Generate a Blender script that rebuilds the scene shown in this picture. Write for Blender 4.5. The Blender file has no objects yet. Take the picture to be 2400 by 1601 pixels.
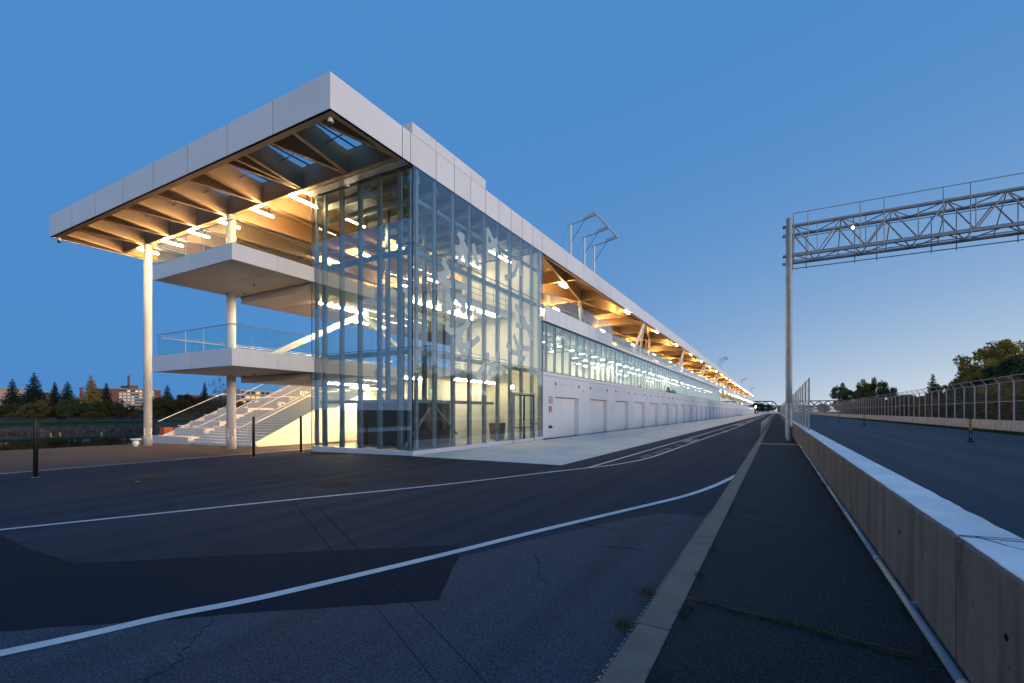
import bpy, math, random
import numpy as np
from mathutils import Vector, Matrix

R = math.radians
random.seed(7)
rng = np.random.default_rng(7)
sc = bpy.context.scene
C = sc.collection

# ------------------------------------------------------------------ camera
cam = bpy.data.cameras.new('camera')
cam_o = bpy.data.objects.new('camera', cam)
C.objects.link(cam_o)
cam.sensor_width = 36.0
cam.lens = 1105.7 / 2400 * 36
cam.shift_y = 163.5 / 2400
cam.clip_start = 0.05
cam.clip_end = 6000
cam_o.location = (0, 0, 1.85)
cam_o.rotation_euler = (math.pi / 2, 0, math.atan(620 / 1105.7))
sc.camera = cam_o

# ------------------------------------------------------------------ sky (dusk) and sun glow
SUN_AZ = R(100)          # from +Y towards +X: the glow of the set sun, right of the frame
w = bpy.data.worlds.new('World')
sc.world = w
w.use_nodes = True
nt = w.node_tree
nd, lk = nt.nodes, nt.links
bg = nd['Background']
sky = nd.new('ShaderNodeTexSky')
sky.sky_type = 'NISHITA'
sky.sun_disc = False
sky.sun_elevation = R(1.0)
sky.sun_rotation = SUN_AZ
sky.ozone_density = 4.0
sky.dust_density = 0.4
tc = nd.new('ShaderNodeTexCoord')
sp = nd.new('ShaderNodeSeparateXYZ')
lk.new(tc.outputs['Generated'], sp.inputs[0])


def wm(op, a, b=None, clamp=False):
    n = nd.new('ShaderNodeMath')
    n.operation = op
    n.use_clamp = clamp
    for i, v in enumerate((a, b)):
        if v is None:
            continue
        if isinstance(v, (int, float)):
            n.inputs[i].default_value = v
        else:
            lk.new(v, n.inputs[i])
    return n.outputs[0]


z = wm('MAXIMUM', sp.outputs[2], 0.0)
d = wm('ADD', wm('MULTIPLY', sp.outputs[0], math.sin(SUN_AZ)), wm('MULTIPLY', sp.outputs[1], math.cos(SUN_AZ)))
t = wm('MULTIPLY', wm('ADD', d, 0.95), 1 / 1.95, True)
glow = wm('MULTIPLY', wm('POWER', t, 1.1), wm('POWER', wm('SUBTRACT', 1.0, z), 4.8))


def wcol(fac, c):
    n = nd.new('ShaderNodeMixRGB')
    n.blend_type = 'MIX'
    n.inputs[1].default_value = (0, 0, 0, 1)
    n.inputs[2].default_value = (*c, 1)
    if isinstance(fac, (int, float)):
        n.inputs[0].default_value = fac
    else:
        lk.new(fac, n.inputs[0])
    return n.outputs[0]


def wadd(a, b):
    n = nd.new('ShaderNodeMixRGB')
    n.blend_type = 'ADD'
    n.inputs[0].default_value = 1.0
    lk.new(a, n.inputs[1])
    lk.new(b, n.inputs[2])
    return n.outputs[0]


mulN = nd.new('ShaderNodeMixRGB')
mulN.blend_type = 'MULTIPLY'
mulN.inputs[0].default_value = 1.0
lk.new(sky.outputs[0], mulN.inputs[1])
mulN.inputs[2].default_value = (0.10, 0.13, 0.17, 1)
base = wcol(1.0, (0.74, 2.52, 5.75))
rim = wm('MULTIPLY', wm('POWER', t, 1.1), wm('POWER', wm('SUBTRACT', 1.0, z), 16.0))
col = wadd(wadd(wadd(base, wcol(glow, (10.4, 9.4, 4.5))), wcol(rim, (3.2, 1.2, 0.0))), mulN.outputs[0])
lk.new(col, bg.inputs[0])
bg.inputs[1].default_value = 0.1

sun = bpy.data.lights.new('sun_glow', 'SUN')
sun_o = bpy.data.objects.new('sun_glow', sun)
C.objects.link(sun_o)
sun.energy = 1.65
sun.angle = R(15)
sun.color = (1.0, 0.80, 0.66)
_sd = Vector((math.sin(SUN_AZ + R(6)) * math.cos(R(7)), math.cos(SUN_AZ + R(6)) * math.cos(R(7)), math.sin(R(7))))
sun_o.rotation_euler = (-_sd).to_track_quat('-Z', 'Y').to_euler()

sc.view_settings.view_transform = 'Standard'
sc.view_settings.look = 'None'
sc.view_settings.gamma = 1.0
sc.view_settings.use_curve_mapping = False
sc.view_settings.exposure = 0.0
sc.render.engine = 'CYCLES'
cy = sc.cycles
cy.use_denoising = True
cy.max_bounces = 8
cy.diffuse_bounces = 3
cy.glossy_bounces = 4
cy.transmission_bounces = 6
cy.transparent_max_bounces = 28
cy.sample_clamp_indirect = 4.0
cy.caustics_reflective = False
cy.caustics_refractive = False

# ------------------------------------------------------------------ materials
MATS = {}


def newmat(name):
    m = bpy.data.materials.new(name)
    m.use_nodes = True
    MATS[name] = m
    return m, m.node_tree.nodes, m.node_tree.links, m.node_tree.nodes['Principled BSDF']


def noise(n, l, scale, detail=4.0, coord='Object', rough=0.6, vec_scale=None):
    tcn = n.new('ShaderNodeTexCoord')
    src = tcn.outputs[coord]
    if vec_scale:
        mp = n.new('ShaderNodeMapping')
        mp.inputs['Scale'].default_value = vec_scale
        l.new(src, mp.inputs[0])
        src = mp.outputs[0]
    t = n.new('ShaderNodeTexNoise')
    t.inputs['Scale'].default_value = scale
    t.inputs['Detail'].default_value = detail
    t.inputs['Roughness'].default_value = rough
    l.new(src, t.inputs['Vector'])
    return t.outputs['Fac']


def ramp(n, l, fac, stops):
    r = n.new('ShaderNodeValToRGB')
    l.new(fac, r.inputs[0])
    els = r.color_ramp.elements
    while len(els) < len(stops):
        els.new(0.5)
    for e, (p, c) in zip(els, stops):
        e.position = p
        e.color = (*c, 1)
    return r.outputs[0]


def bump(n, l, b, fac, strength, dist=0.01):
    bn = n.new('ShaderNodeBump')
    bn.inputs['Strength'].default_value = strength
    bn.inputs['Distance'].default_value = dist
    l.new(fac, bn.inputs['Height'])
    l.new(bn.outputs[0], b.inputs['Normal'])


def mixc(n, l, a, b_, mode='MULTIPLY', fac=1.0):
    m = n.new('ShaderNodeMixRGB')
    m.blend_type = mode
    m.inputs[0].default_value = fac
    for i, v in ((1, a), (2, b_)):
        if isinstance(v, tuple):
            m.inputs[i].default_value = (*v, 1)
        else:
            l.new(v, m.inputs[i])
    return m.outputs[0]


def plain(name, c, rough=0.5, metal=0.0, var=0.08, scale=1.5, bmp=0.0, spec=0.5):
    m, n, l, b = newmat(name)
    f = noise(n, l, scale, 5)
    lo = tuple(max(0, x * (1 - var)) for x in c)
    hi = tuple(x * (1 + var) for x in c)
    l.new(ramp(n, l, f, [(0.3, lo), (0.7, hi)]), b.inputs['Base Color'])
    b.inputs['Roughness'].default_value = rough
    b.inputs['Metallic'].default_value = metal
    b.inputs['Specular IOR Level'].default_value = spec
    if bmp:
        bump(n, l, b, noise(n, l, scale * 30, 3), bmp, 0.004)
    return m


def emit(name, c, s):
    m = bpy.data.materials.new(name)
    m.use_nodes = True
    MATS[name] = m
    n, l = m.node_tree.nodes, m.node_tree.links
    b = n['Principled BSDF']
    b.inputs['Base Color'].default_value = (*c, 1)
    b.inputs['Emission Color'].default_value = (*c, 1)
    b.inputs['Emission Strength'].default_value = s
    return m




def cladding(name, c, rough, dirt, rnd):
    m, n, l, b = newmat(name)
    f = noise(n, l, 0.6, 6)
    s_ = noise(n, l, 1.0, 6, 'Object', 0.6, (2.5, 2.5, 0.18))
    cc = ramp(n, l, f, [(0.3, tuple(x * .96 for x in c)), (0.7, tuple(x * 1.03 for x in c))])
    cc = mixc(n, l, cc, ramp(n, l, s_, [(0.30, (1 - dirt, 1 - dirt * 1.05, 1 - dirt * 1.15)), (0.52, (1, 1, 1))]))
    oi = n.new('ShaderNodeObjectInfo')
    hv = n.new('ShaderNodeHueSaturation')
    mr = n.new('ShaderNodeMapRange')
    l.new(oi.outputs['Random'], mr.inputs[0])
    mr.inputs[3].default_value = 1 - rnd
    mr.inputs[4].default_value = 1 + rnd
    l.new(mr.outputs[0], hv.inputs['Value'])
    l.new(cc, hv.inputs['Color'])
    l.new(hv.outputs[0], b.inputs['Base Color'])
    b.inputs['Roughness'].default_value = rough
    bump(n, l, b, noise(n, l, 0.9, 2), 0.06, 0.03)


cladding('panel', (0.81, 0.81, 0.82), 0.36, 0.025, 0.03)
cladding('white_wall', (0.74, 0.75, 0.77), 0.5, 0.05, 0.03)
plain('white_paint', (0.78, 0.77, 0.75), 0.4, 0, 0.03, 0.8)
plain('soffit', (0.68, 0.60, 0.51), 0.45, 0, 0.03, 0.4)
plain('cream', (0.80, 0.76, 0.66), 0.6, 0, 0.03, 0.4)
plain('dark_metal', (0.05, 0.055, 0.06), 0.4, 0.6)
plain('black', (0.012, 0.012, 0.014), 0.5)
plain('galv', (0.42, 0.45, 0.48), 0.42, 0.75, 0.15, 3)
plain('steel_grey', (0.33, 0.34, 0.35), 0.5, 0.15, 0.16, 2)
plain('pole_white', (0.72, 0.74, 0.76), 0.4, 0.0, 0.06, 2)
plain('fin', (0.24, 0.31, 0.34), 0.4, 0.2, 0.03, 1)
plain('mast_grey', (0.50, 0.53, 0.56), 0.45)
plain('conduit', (0.26, 0.28, 0.31), 0.55)
plain('buoy', (0.34, 0.26, 0.07), 0.6)
plain('frame', (0.16, 0.19, 0.22), 0.35, 0.6, 0.05, 2)
plain('door_frame', (0.36, 0.40, 0.48), 0.4, 0.5, 0.05, 2)
plain('brown_panel', (0.055, 0.030, 0.018), 0.5, 0, 0.35, 2)
plain('roof_deck', (0.16, 0.10, 0.06), 0.6, 0, 0.2, 1)
plain('steel_deck', (0.12, 0.12, 0.12), 0.6, 0.2, 0.2, 1)
plain('floor_int', (0.42, 0.38, 0.30), 0.3, 0, 0.1, 1)
plain('red_sign', (0.50, 0.02, 0.03), 0.5)
plain('orange', (0.80, 0.16, 0.03), 0.5)
plain('amber', (0.75, 0.33, 0.03), 0.5)
plain('barrel', (0.16, 0.12, 0.09), 0.7, 0, 0.4, 6)
plain('ceiling_dark', (0.10, 0.105, 0.11), 0.7)
plain('brick', (0.20, 0.085, 0.06), 0.8, 0, 0.2, 1)
plain('grey_bldg', (0.36, 0.37, 0.38), 0.7, 0, 0.1, 0.2)
plain('pink_bldg', (0.42, 0.30, 0.25), 0.8, 0, 0.1, 0.2)
plain('dark_bldg', (0.10, 0.09, 0.09), 0.8, 0, 0.1, 0.2)
plain('bridge_steel', (0.05, 0.045, 0.055), 0.7, 0.2)
plain('manhole', (0.075, 0.052, 0.040), 0.9, 0.0, 0.3, 12, 0.6, 0.05)
plain('bark', (0.07, 0.05, 0.035), 0.9, 0, 0.4, 6, 0.5)
plain('vinyl', (0.74, 0.66, 0.56), 0.6, 0, 0.04, 1)
plain('rubble', (0.085, 0.08, 0.085), 0.9, 0, 0.4, 1.2, 0.8)
plain('drain_red', (0.28, 0.02, 0.03), 0.6, 0, 0.4, 20)
plain('wire_light', (0.42, 0.43, 0.45), 0.5, 0.6)
plain('tar', (0.016, 0.018, 0.022), 1.0, spec=0.0)
plain('window_dark', (0.05, 0.06, 0.08), 0.15)
emit('lamp_warm', (1.0, 0.66, 0.30), 340.0)
emit('lamp_pit', (1.0, 0.60, 0.21), 360.0)
emit('lamp_white', (1.0, 0.80, 0.50), 76.0)
emit('lamp_terrace', (1.0, 0.66, 0.34), 800.0)
emit('lamp_office', (1.0, 0.86, 0.60), 270.0)
emit('lamp_flood', (1.0, 0.78, 0.42), 300.0)
emit('lamp_small', (1.0, 0.70, 0.40), 5.0)
emit('lamp_bridge', (1.0, 0.72, 0.5), 5.0)
emit('window_lit', (1.0, 0.66, 0.28), 0.55)
emit('exit_green', (0.05, 0.9, 0.25), 1.6)


def wood(name, c0, c1, vs):
    m, n, l, b = newmat(name)
    f = noise(n, l, 3.0, 6, 'Object', 0.65, vs)
    f2 = noise(n, l, 0.35, 2, 'Object')
    c = ramp(n, l, f, [(0.25, c0), (0.75, c1)])
    c = mixc(n, l, c, ramp(n, l, f2, [(0.3, (0.82, 0.8, 0.78)), (0.7, (1.06, 1.05, 1.03))]))
    l.new(c, b.inputs['Base Color'])
    b.inputs['Roughness'].default_value = 0.55
    bump(n, l, b, f, 0.15, 0.004)


wood('glulam', (0.54, 0.355, 0.195), (0.68, 0.48, 0.28), (1.2, 1.2, 14))
wood('deck_wood', (0.50, 0.32, 0.17), (0.62, 0.42, 0.24), (8, 1.0, 1.0))


def asphalt(name, c, grain, rough, patch=0.2, agg=0.5, bs=0.5, track=False, drive=0):
    m, n, l, b = newmat(name)
    g = noise(n, l, grain, 3, 'Object', 0.7)
    big = noise(n, l, 0.22, 5, 'Object', 0.6, (1.0, 0.35, 1.0))
    lo = tuple(x * (1 - agg) for x in c)
    hi = tuple(x * (1 + agg * 1.6) for x in c)
    cc = ramp(n, l, g, [(0.30, lo), (0.55, c), (0.78, hi)])
    cc = mixc(n, l, cc, ramp(n, l, big, [(0.3, (1 - patch,) * 3), (0.7, (1 + patch,) * 3)]))
    st_ = noise(n, l, 0.9, 7, 'Object', 0.7)
    cc = mixc(n, l, cc, ramp(n, l, st_, [(0.30, (0.70, 0.70, 0.72)), (0.42, (1, 1, 1)), (0.62, (1, 1, 1)), (0.75, (1.22, 1.2, 1.18))]))
    if drive:
        tcn = n.new('ShaderNodeTexCoord')
        mp = n.new('ShaderNodeMapping')
        mp.inputs['Rotation'].default_value = (0, 0, R(drive))
        mp.inputs['Scale'].default_value = (1.6, 0.05, 1)
        l.new(tcn.outputs['Object'], mp.inputs[0])
        tn = n.new('ShaderNodeTexNoise')
        tn.inputs['Scale'].default_value = 1.0
        tn.inputs['Detail'].default_value = 4
        l.new(mp.outputs[0], tn.inputs['Vector'])
        cc = mixc(n, l, cc, ramp(n, l, tn.outputs['Fac'], [(0.34, (0.74, 0.74, 0.74)), (0.5, (1, 1, 1)), (0.7, (1.14, 1.14, 1.14))]))
    if track:
        s = noise(n, l, 1.0, 3, 'Object', 0.5, (0.8, 0.012, 1))
        cc = mixc(n, l, cc, ramp(n, l, s, [(0.40, (0.72, 0.72, 0.72)), (0.6, (1.08, 1.08, 1.08))]))
    l.new(cc, b.inputs['Base Color'])
    rr = n.new('ShaderNodeMapRange')
    l.new(big, rr.inputs[0])
    rr.inputs[3].default_value = rough - 0.1
    rr.inputs[4].default_value = rough + 0.12
    l.new(rr.outputs[0], b.inputs['Roughness'])
    b.inputs['Specular IOR Level'].default_value = 0.08
    bump(n, l, b, g, bs, 0.006)


asphalt('asphalt_new', (0.038, 0.047, 0.068), 70, 0.86, 0.2, 0.5, 0.4, False, 22)
asphalt('asphalt_old', (0.058, 0.073, 0.100), 60, 0.7, 0.26, 0.75, 0.9, False, 22)
asphalt('asphalt_patch', (0.013, 0.021, 0.036), 70, 0.86, 0.14, 0.4, 0.35)
asphalt('asphalt_walk', (0.031, 0.039, 0.047), 60, 0.75, 0.34, 0.85, 0.9)
asphalt('asphalt_track', (0.062, 0.068, 0.082), 60, 0.62, 0.14, 0.5, 0.4, True)
asphalt('asphalt_plaza', (0.115, 0.092, 0.075), 60, 0.8, 0.14, 0.5, 0.5)


def concrete(name, c, scale=1.2, streak=None, bs=0.35, dirt=(0.6, 0.58, 0.55), var=0.14):
    m, n, l, b = newmat(name)
    f = noise(n, l, scale, 8, 'Object', 0.65)
    g = noise(n, l, 60, 3)
    cc = ramp(n, l, f, [(0.28, tuple(x * (1 - var) for x in c)), (0.72, tuple(x * (1 + var) for x in c))])
    cc = mixc(n, l, cc, ramp(n, l, g, [(0.3, (0.86,) * 3), (0.7, (1.1,) * 3)]))
    if streak:
        s = noise(n, l, 1.0, 6, 'Object', 0.62, streak)
        cc = mixc(n, l, cc, ramp(n, l, s, [(0.36, dirt), (0.58, (1.05, 1.05, 1.05))]))
        pit = noise(n, l, 9, 2)
        cc = mixc(n, l, cc, ramp(n, l, pit, [(0.26, (0.45, 0.43, 0.42)), (0.31, (1, 1, 1))]))
    l.new(cc, b.inputs['Base Color'])
    b.inputs['Roughness'].default_value = 0.85
    bump(n, l, b, g, bs, 0.004)


concrete('concrete_apron', (0.66, 0.635, 0.60), 0.35, None, 0.2)
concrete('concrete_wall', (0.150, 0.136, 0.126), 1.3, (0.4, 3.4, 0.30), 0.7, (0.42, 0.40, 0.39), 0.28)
concrete('concrete_kerb', (0.240, 0.168, 0.130), 1.5, None, 0.8, var=0.25)
concrete('concrete_block', (0.52, 0.47, 0.44), 0.6, (0.4, 1.2, 0.3), 0.4, (0.82, 0.80, 0.78))
concrete('concrete_base', (0.42, 0.42, 0.41), 2.0)
concrete('stair_white', (0.72, 0.70, 0.68), 1.2, None, 0.1, var=0.05)


def paint(name, c, wear=0.5, scale=26):
    m, n, l, b = newmat(name)
    f = noise(n, l, scale, 6, 'Object', 0.75)
    f2 = noise(n, l, 1.1, 4)
    cc = ramp(n, l, f, [(wear - 0.22, (0.07, 0.07, 0.075)), (wear - 0.12, c)])
    cc = mixc(n, l, cc, ramp(n, l, f2, [(0.3, (0.78,) * 3), (0.7, (1.08,) * 3)]))
    l.new(cc, b.inputs['Base Color'])
    b.inputs['Roughness'].default_value = 0.7


paint('line_paint', (0.70, 0.70, 0.70), 0.5)
paint('line_worn', (0.42, 0.42, 0.42), 0.66)
paint('red_paint', (0.20, 0.05, 0.05), 0.6, 12)
paint('cap_paint', (0.84, 0.84, 0.83), 0.46, 7)


def glass(name, tint, f0, rough=0.0, fback=None):
    m = bpy.data.materials.new(name)
    m.use_nodes = True
    MATS[name] = m
    n, l = m.node_tree.nodes, m.node_tree.links
    n.remove(n['Principled BSDF'])
    tr = n.new('ShaderNodeBsdfTransparent')
    tr.inputs[0].default_value = (*tint, 1)
    gl = n.new('ShaderNodeBsdfGlossy')
    gl.inputs['Roughness'].default_value = rough
    gl.inputs[0].default_value = (0.93, 0.97, 1.0, 1)
    lw = n.new('ShaderNodeLayerWeight')
    lw.inputs[0].default_value = 0.5
    pw_ = n.new('ShaderNodeMath')
    pw_.operation = 'POWER'
    l.new(lw.outputs['Facing'], pw_.inputs[0])
    pw_.inputs[1].default_value = 4.5
    mr = n.new('ShaderNodeMath')
    mr.operation = 'MULTIPLY_ADD'
    l.new(pw_.outputs[0], mr.inputs[0])
    mr.inputs[1].default_value = 1 - f0
    mr.inputs[2].default_value = f0
    if fback is not None:      # coated glass mirrors less from the room side
        ge = n.new('ShaderNodeNewGeometry')
        vm = n.new('ShaderNodeMapRange')
        l.new(ge.outputs['Backfacing'], vm.inputs[0])
        vm.inputs[3].default_value = f0
        vm.inputs[4].default_value = fback
        l.new(vm.outputs[0], mr.inputs[2])
    mx = n.new('ShaderNodeMixShader')
    l.new(mr.outputs[0], mx.inputs[0])
    l.new(tr.outputs[0], mx.inputs[1])
    l.new(gl.outputs[0], mx.inputs[2])
    l.new(mx.outputs[0], n['Material Output'].inputs[0])
    return m


glass('glass', (0.83, 0.915, 0.92), 0.21, 0.0, 0.02)
glass('glass_guard', (0.86, 0.95, 0.95), 0.03)
glass('glass_office', (0.80, 0.925, 0.91), 0.16, 0.0, 0.02)
glass('glass_stair', (0.94, 0.98, 0.965), 0.02)
glass('glass_sky', (0.92, 0.96, 0.98), 0.02)
glass('glass_inner', (0.985, 0.99, 0.99), 0.012)


def leaves(name, c0, c1, trans=0.4):
    m, n, l, b = newmat(name)
    f = noise(n, l, 0.55, 3)
    oi = n.new('ShaderNodeObjectInfo')
    c = ramp(n, l, f, [(0.3, c0), (0.7, c1)])
    hv = n.new('ShaderNodeHueSaturation')
    mr = n.new('ShaderNodeMapRange')
    l.new(oi.outputs['Random'], mr.inputs[0])
    mr.inputs[3].default_value = 0.75
    mr.inputs[4].default_value = 1.25
    l.new(mr.outputs[0], hv.inputs['Value'])
    l.new(c, hv.inputs['Color'])
    l.new(hv.outputs[0], b.inputs['Base Color'])
    b.inputs['Roughness'].default_value = 0.7
    b.inputs['Specular IOR Level'].default_value = 0.15
    tl = n.new('ShaderNodeBsdfTranslucent')
    l.new(hv.outputs[0], tl.inputs[0])
    mx = n.new('ShaderNodeMixShader')
    mx.inputs[0].default_value = trans
    l.new(b.outputs[0], mx.inputs[1])
    l.new(tl.outputs[0], mx.inputs[2])
    l.new(mx.outputs[0], n['Material Output'].inputs[0])


leaves('leaf_green', (0.055, 0.085, 0.030), (0.12, 0.15, 0.05))
leaves('leaf_dark', (0.038, 0.062, 0.034), (0.085, 0.115, 0.055))
leaves('leaf_gold', (0.25, 0.20, 0.05), (0.50, 0.35, 0.08))
leaves('leaf_olive', (0.085, 0.080, 0.028), (0.16, 0.13, 0.045))
leaves('leaf_rust', (0.10, 0.035, 0.022), (0.17, 0.075, 0.03))
leaves('leaf_red', (0.075, 0.030, 0.024), (0.12, 0.06, 0.035))
leaves('leaf_spruce', (0.018, 0.036, 0.032), (0.045, 0.075, 0.06))
leaves('grass', (0.022, 0.045, 0.012), (0.050, 0.085, 0.022))
leaves('dry_grass', (0.075, 0.055, 0.025), (0.13, 0.10, 0.045))

m, n, l, b = newmat('earth')
f = noise(n, l, 0.08, 6)
l.new(ramp(n, l, f, [(0.3, (0.030, 0.042, 0.018)), (0.7, (0.060, 0.066, 0.030))]), b.inputs['Base Color'])
b.inputs['Roughness'].default_value = 0.95

m, n, l, b = newmat('water')
b.inputs['Base Color'].default_value = (0.008, 0.012, 0.012, 1)
b.inputs['Roughness'].default_value = 0.04
b.inputs['IOR'].default_value = 1.33
bump(n, l, b, noise(n, l, 1.0, 3, 'Object', 0.5, (0.6, 1.6, 1)), 0.06, 0.05)


def wiremesh(name, c, pitch, wire, axes):
    m, n, l, b = newmat(name)
    b.inputs['Base Color'].default_value = (*c, 1)
    b.inputs['Roughness'].default_value = 0.5
    b.inputs['Metallic'].default_value = 0.5
    tcn = n.new('ShaderNodeTexCoord')
    s = n.new('ShaderNodeSeparateXYZ')
    l.new(tcn.outputs['Object'], s.inputs[0])

    def line(o):
        a = n.new('ShaderNodeMath'); a.operation = 'DIVIDE'; l.new(o, a.inputs[0]); a.inputs[1].default_value = pitch
        f_ = n.new('ShaderNodeMath'); f_.operation = 'FRACT'; l.new(a.outputs[0], f_.inputs[0])
        g_ = n.new('ShaderNodeMath'); g_.operation = 'LESS_THAN'; l.new(f_.outputs[0], g_.inputs[0]); g_.inputs[1].default_value = wire / pitch
        return g_.outputs[0]
    mx = n.new('ShaderNodeMath')
    mx.operation = 'MAXIMUM'
    l.new(line(s.outputs[axes[0]]), mx.inputs[0])
    l.new(line(s.outputs[axes[1]]), mx.inputs[1])
    l.new(mx.outputs[0], b.inputs['Alpha'])


wiremesh('fence_mesh', (0.13, 0.135, 0.15), 0.06, 0.0048, (1, 2))
plain('fence_post', (0.40, 0.41, 0.43), 0.5, 0.3, 0.1, 2)
wiremesh('fence_mesh_pit', (0.24, 0.29, 0.34), 0.06, 0.016, (1, 2))


# ------------------------------------------------------------------ mesh helpers
class MB:
    def __init__(s):
        s.v, s.f = [], []

    def add(s, vs, fs):
        o = len(s.v)
        s.v += [tuple(p) for p in vs]
        s.f += [tuple(i + o for i in f) for f in fs]
        return s

    def box(s, x0, x1, y0, y1, z0, z1):
        vs = [(x, y, z_) for z_ in (z0, z1) for y in (y0, y1) for x in (x0, x1)]
        return s.add(vs, [(0, 2, 3, 1), (4, 5, 7, 6), (0, 1, 5, 4), (2, 6, 7, 3), (0, 4, 6, 2), (1, 3, 7, 5)])

    def quad(s, a, b_, c, d_):
        return s.add([a, b_, c, d_], [(0, 1, 2, 3)])

    def poly(s, pts):
        return s.add(pts, [tuple(range(len(pts)))])

    def prism(s, pts, z0, z1):
        k = len(pts)
        vs = [(x, y, z0) for x, y in pts] + [(x, y, z1) for x, y in pts]
        fs = [tuple(range(k))[::-1], tuple(range(k, 2 * k))] + [(i, (i + 1) % k, k + (i + 1) % k, k + i) for i in range(k)]
        return s.add(vs, fs)

    def beam(s, p, q, wd, z0, z1):
        # plan beam: vertical faces, width wd, between two plan points
        p, q = Vector(p), Vector(q)
        dd = (q - p).normalized()
        nn = Vector((-dd.y, dd.x)) * wd / 2
        return s.prism([tuple(p + nn), tuple(p - nn), tuple(q - nn), tuple(q + nn)], z0, z1)

    def tube(s, p, q, r0, r1=None, k=8, cap=True):
        r1 = r0 if r1 is None else r1
        p, q = Vector(p), Vector(q)
        dd = (q - p).normalized()
        a = dd.orthogonal().normalized()
        b2 = dd.cross(a)
        vs = []
        for c, r in ((p, r0), (q, r1)):
            for i in range(k):
                t_ = 2 * math.pi * i / k
                vs.append(tuple(c + (a * math.cos(t_) + b2 * math.sin(t_)) * r))
        fs = [(i, (i + 1) % k, k + (i + 1) % k, k + i) for i in range(k)]
        if cap:
            fs += [tuple(range(k))[::-1], tuple(range(k, 2 * k))]
        return s.add(vs, fs)

    def bar(s, p, q, w_, h_):
        # rectangular section bar between two 3D points
        p, q = Vector(p), Vector(q)
        dd = (q - p).normalized()
        a = dd.cross(Vector((0, 0, 1)))
        a = a.normalized() if a.length > 1e-4 else Vector((1, 0, 0))
        b2 = a.cross(dd).normalized()
        vs = []
        for c in (p, q):
            for i, j in ((-1, -1), (1, -1), (1, 1), (-1, 1)):
                vs.append(tuple(c + a * i * w_ / 2 + b2 * j * h_ / 2))
        return s.add(vs, [(0, 1, 2, 3), (7, 6, 5, 4), (0, 4, 5, 1), (1, 5, 6, 2), (2, 6, 7, 3), (3, 7, 4, 0)])

    def lathe(s, c, prof, k=20):
        cx, cy_ = c
        vs, fs = [], []
        for r, z_ in prof:
            for i in range(k):
                t_ = 2 * math.pi * i / k
                vs.append((cx + r * math.cos(t_), cy_ + r * math.sin(t_), z_))
        for j in range(len(prof) - 1):
            for i in range(k):
                fs.append((j * k + i, j * k + (i + 1) % k, (j + 1) * k + (i + 1) % k, (j + 1) * k + i))
        fs.append(tuple(range(k))[::-1])
        fs.append(tuple((len(prof) - 1) * k + i for i in range(k)))
        return s.add(vs, fs)

    def mesh(s, name, mat, smooth=False):
        me = bpy.data.meshes.new(name)
        me.from_pydata(s.v, [], s.f)
        me.materials.append(MATS[mat])
        if smooth:
            me.polygons.foreach_set('use_smooth', [True] * len(me.polygons))
        me.update()
        return me


def pane_mesh(mb, mat, face):
    me = mb.mesh('pane', mat)
    me.materials.append(MATS['glass_inner'])
    for i, p in enumerate(me.polygons):
        p.material_index = 0 if i == face else 1
    return me


WL = {}      # world location of every root / part (unrotated fixed things)


def obj(name, me, parent=None, loc=(0, 0, 0), rot=None):
    o = bpy.data.objects.new(name, me)
    C.objects.link(o)
    lw = Vector(loc)
    if parent is not None:
        o.parent = parent
        o.location = lw - WL.get(parent.name, Vector((0, 0, 0)))
    else:
        o.location = lw
    WL[o.name] = lw
    if rot is not None:
        o.rotation_euler = rot
    return o


def part(name, mb, mat, parent, smooth=False):
    return obj(name, mb.mesh(name, mat, smooth), parent)


def thing(name, label, cat, loc=(0, 0, 0), group=None):
    o = obj(name, None, None, loc)
    o.empty_display_size = 0.3
    return tag(o, label, cat, group)


def tag(o, label, cat, group=None):
    o['label'] = label
    o['category'] = cat
    if group:
        o['group'] = group
    return o


def struct(name, mb, mat):
    o = obj(name, mb.mesh(name, mat))
    o['kind'] = 'structure'
    return o


def stuff(name, me, label, cat):
    o = obj(name, me)
    o['kind'] = 'stuff'
    return tag(o, label, cat)


def B():
    return MB()


def ordinal(i):
    names = ['first', 'second', 'third', 'fourth', 'fifth', 'sixth', 'seventh', 'eighth', 'ninth', 'tenth', 'eleventh', 'twelfth',
             'thirteenth', 'fourteenth', 'fifteenth', 'sixteenth', 'seventeenth', 'eighteenth', 'nineteenth', 'twentieth']
    if i < 20:
        return names[i]
    tens = {2: 'twenty', 3: 'thirty', 4: 'forty'}[(i + 1) // 10]
    return {20: 'twentieth', 30: 'thirtieth', 40: 'fortieth'}[i + 1] if (i + 1) % 10 == 0 else tens + '-' + names[(i + 1) % 10 - 1]


def gz(x):
    return -0.0137 * max(0.0, -13.2 - x)


# ------------------------------------------------------------------ ground, roads, water
prof = [(900, 0.4), (60, -0.02), (-13.2, -0.02), (-37.2, gz(-37.2) - 0.02), (-37.6, -0.75), (-38.6, -1.5), (-41, -3.0), (-85, -3.0), (-88, -1.5), (-90.2, -0.55), (-96, 0.15), (-103, 0.7),
        (-120, 1.6), (-200, 2.5), (-1500, 4.0)]
ys = [-400, -60, 0, 60, 200, 600, 2500]
mb = B()
for y0, y1 in zip(ys, ys[1:]):
    for (xa, za), (xb, zb) in zip(prof, prof[1:]):
        mb.quad((xb, y0, zb), (xa, y0, za), (xa, y1, za), (xb, y1, zb))
struct('ground', mb, 'earth')
struct('water', B().quad((-88.9, -400, -1.15), (-38.0, -400, -1.15), (-38.0, 900, -1.15), (-88.9, 900, -1.15)), 'water')


def strip(x0, x1, y0, y1, dz, xs=None):
    mb = B()
    xs = xs or [x0, x1]
    for a, b_ in zip(xs, xs[1:]):
        mb.quad((a, y0, gz(a) + dz), (b_, y0, gz(b_) + dz), (b_, y1, gz(b_) + dz), (a, y1, gz(a) + dz))
    return mb


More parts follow.
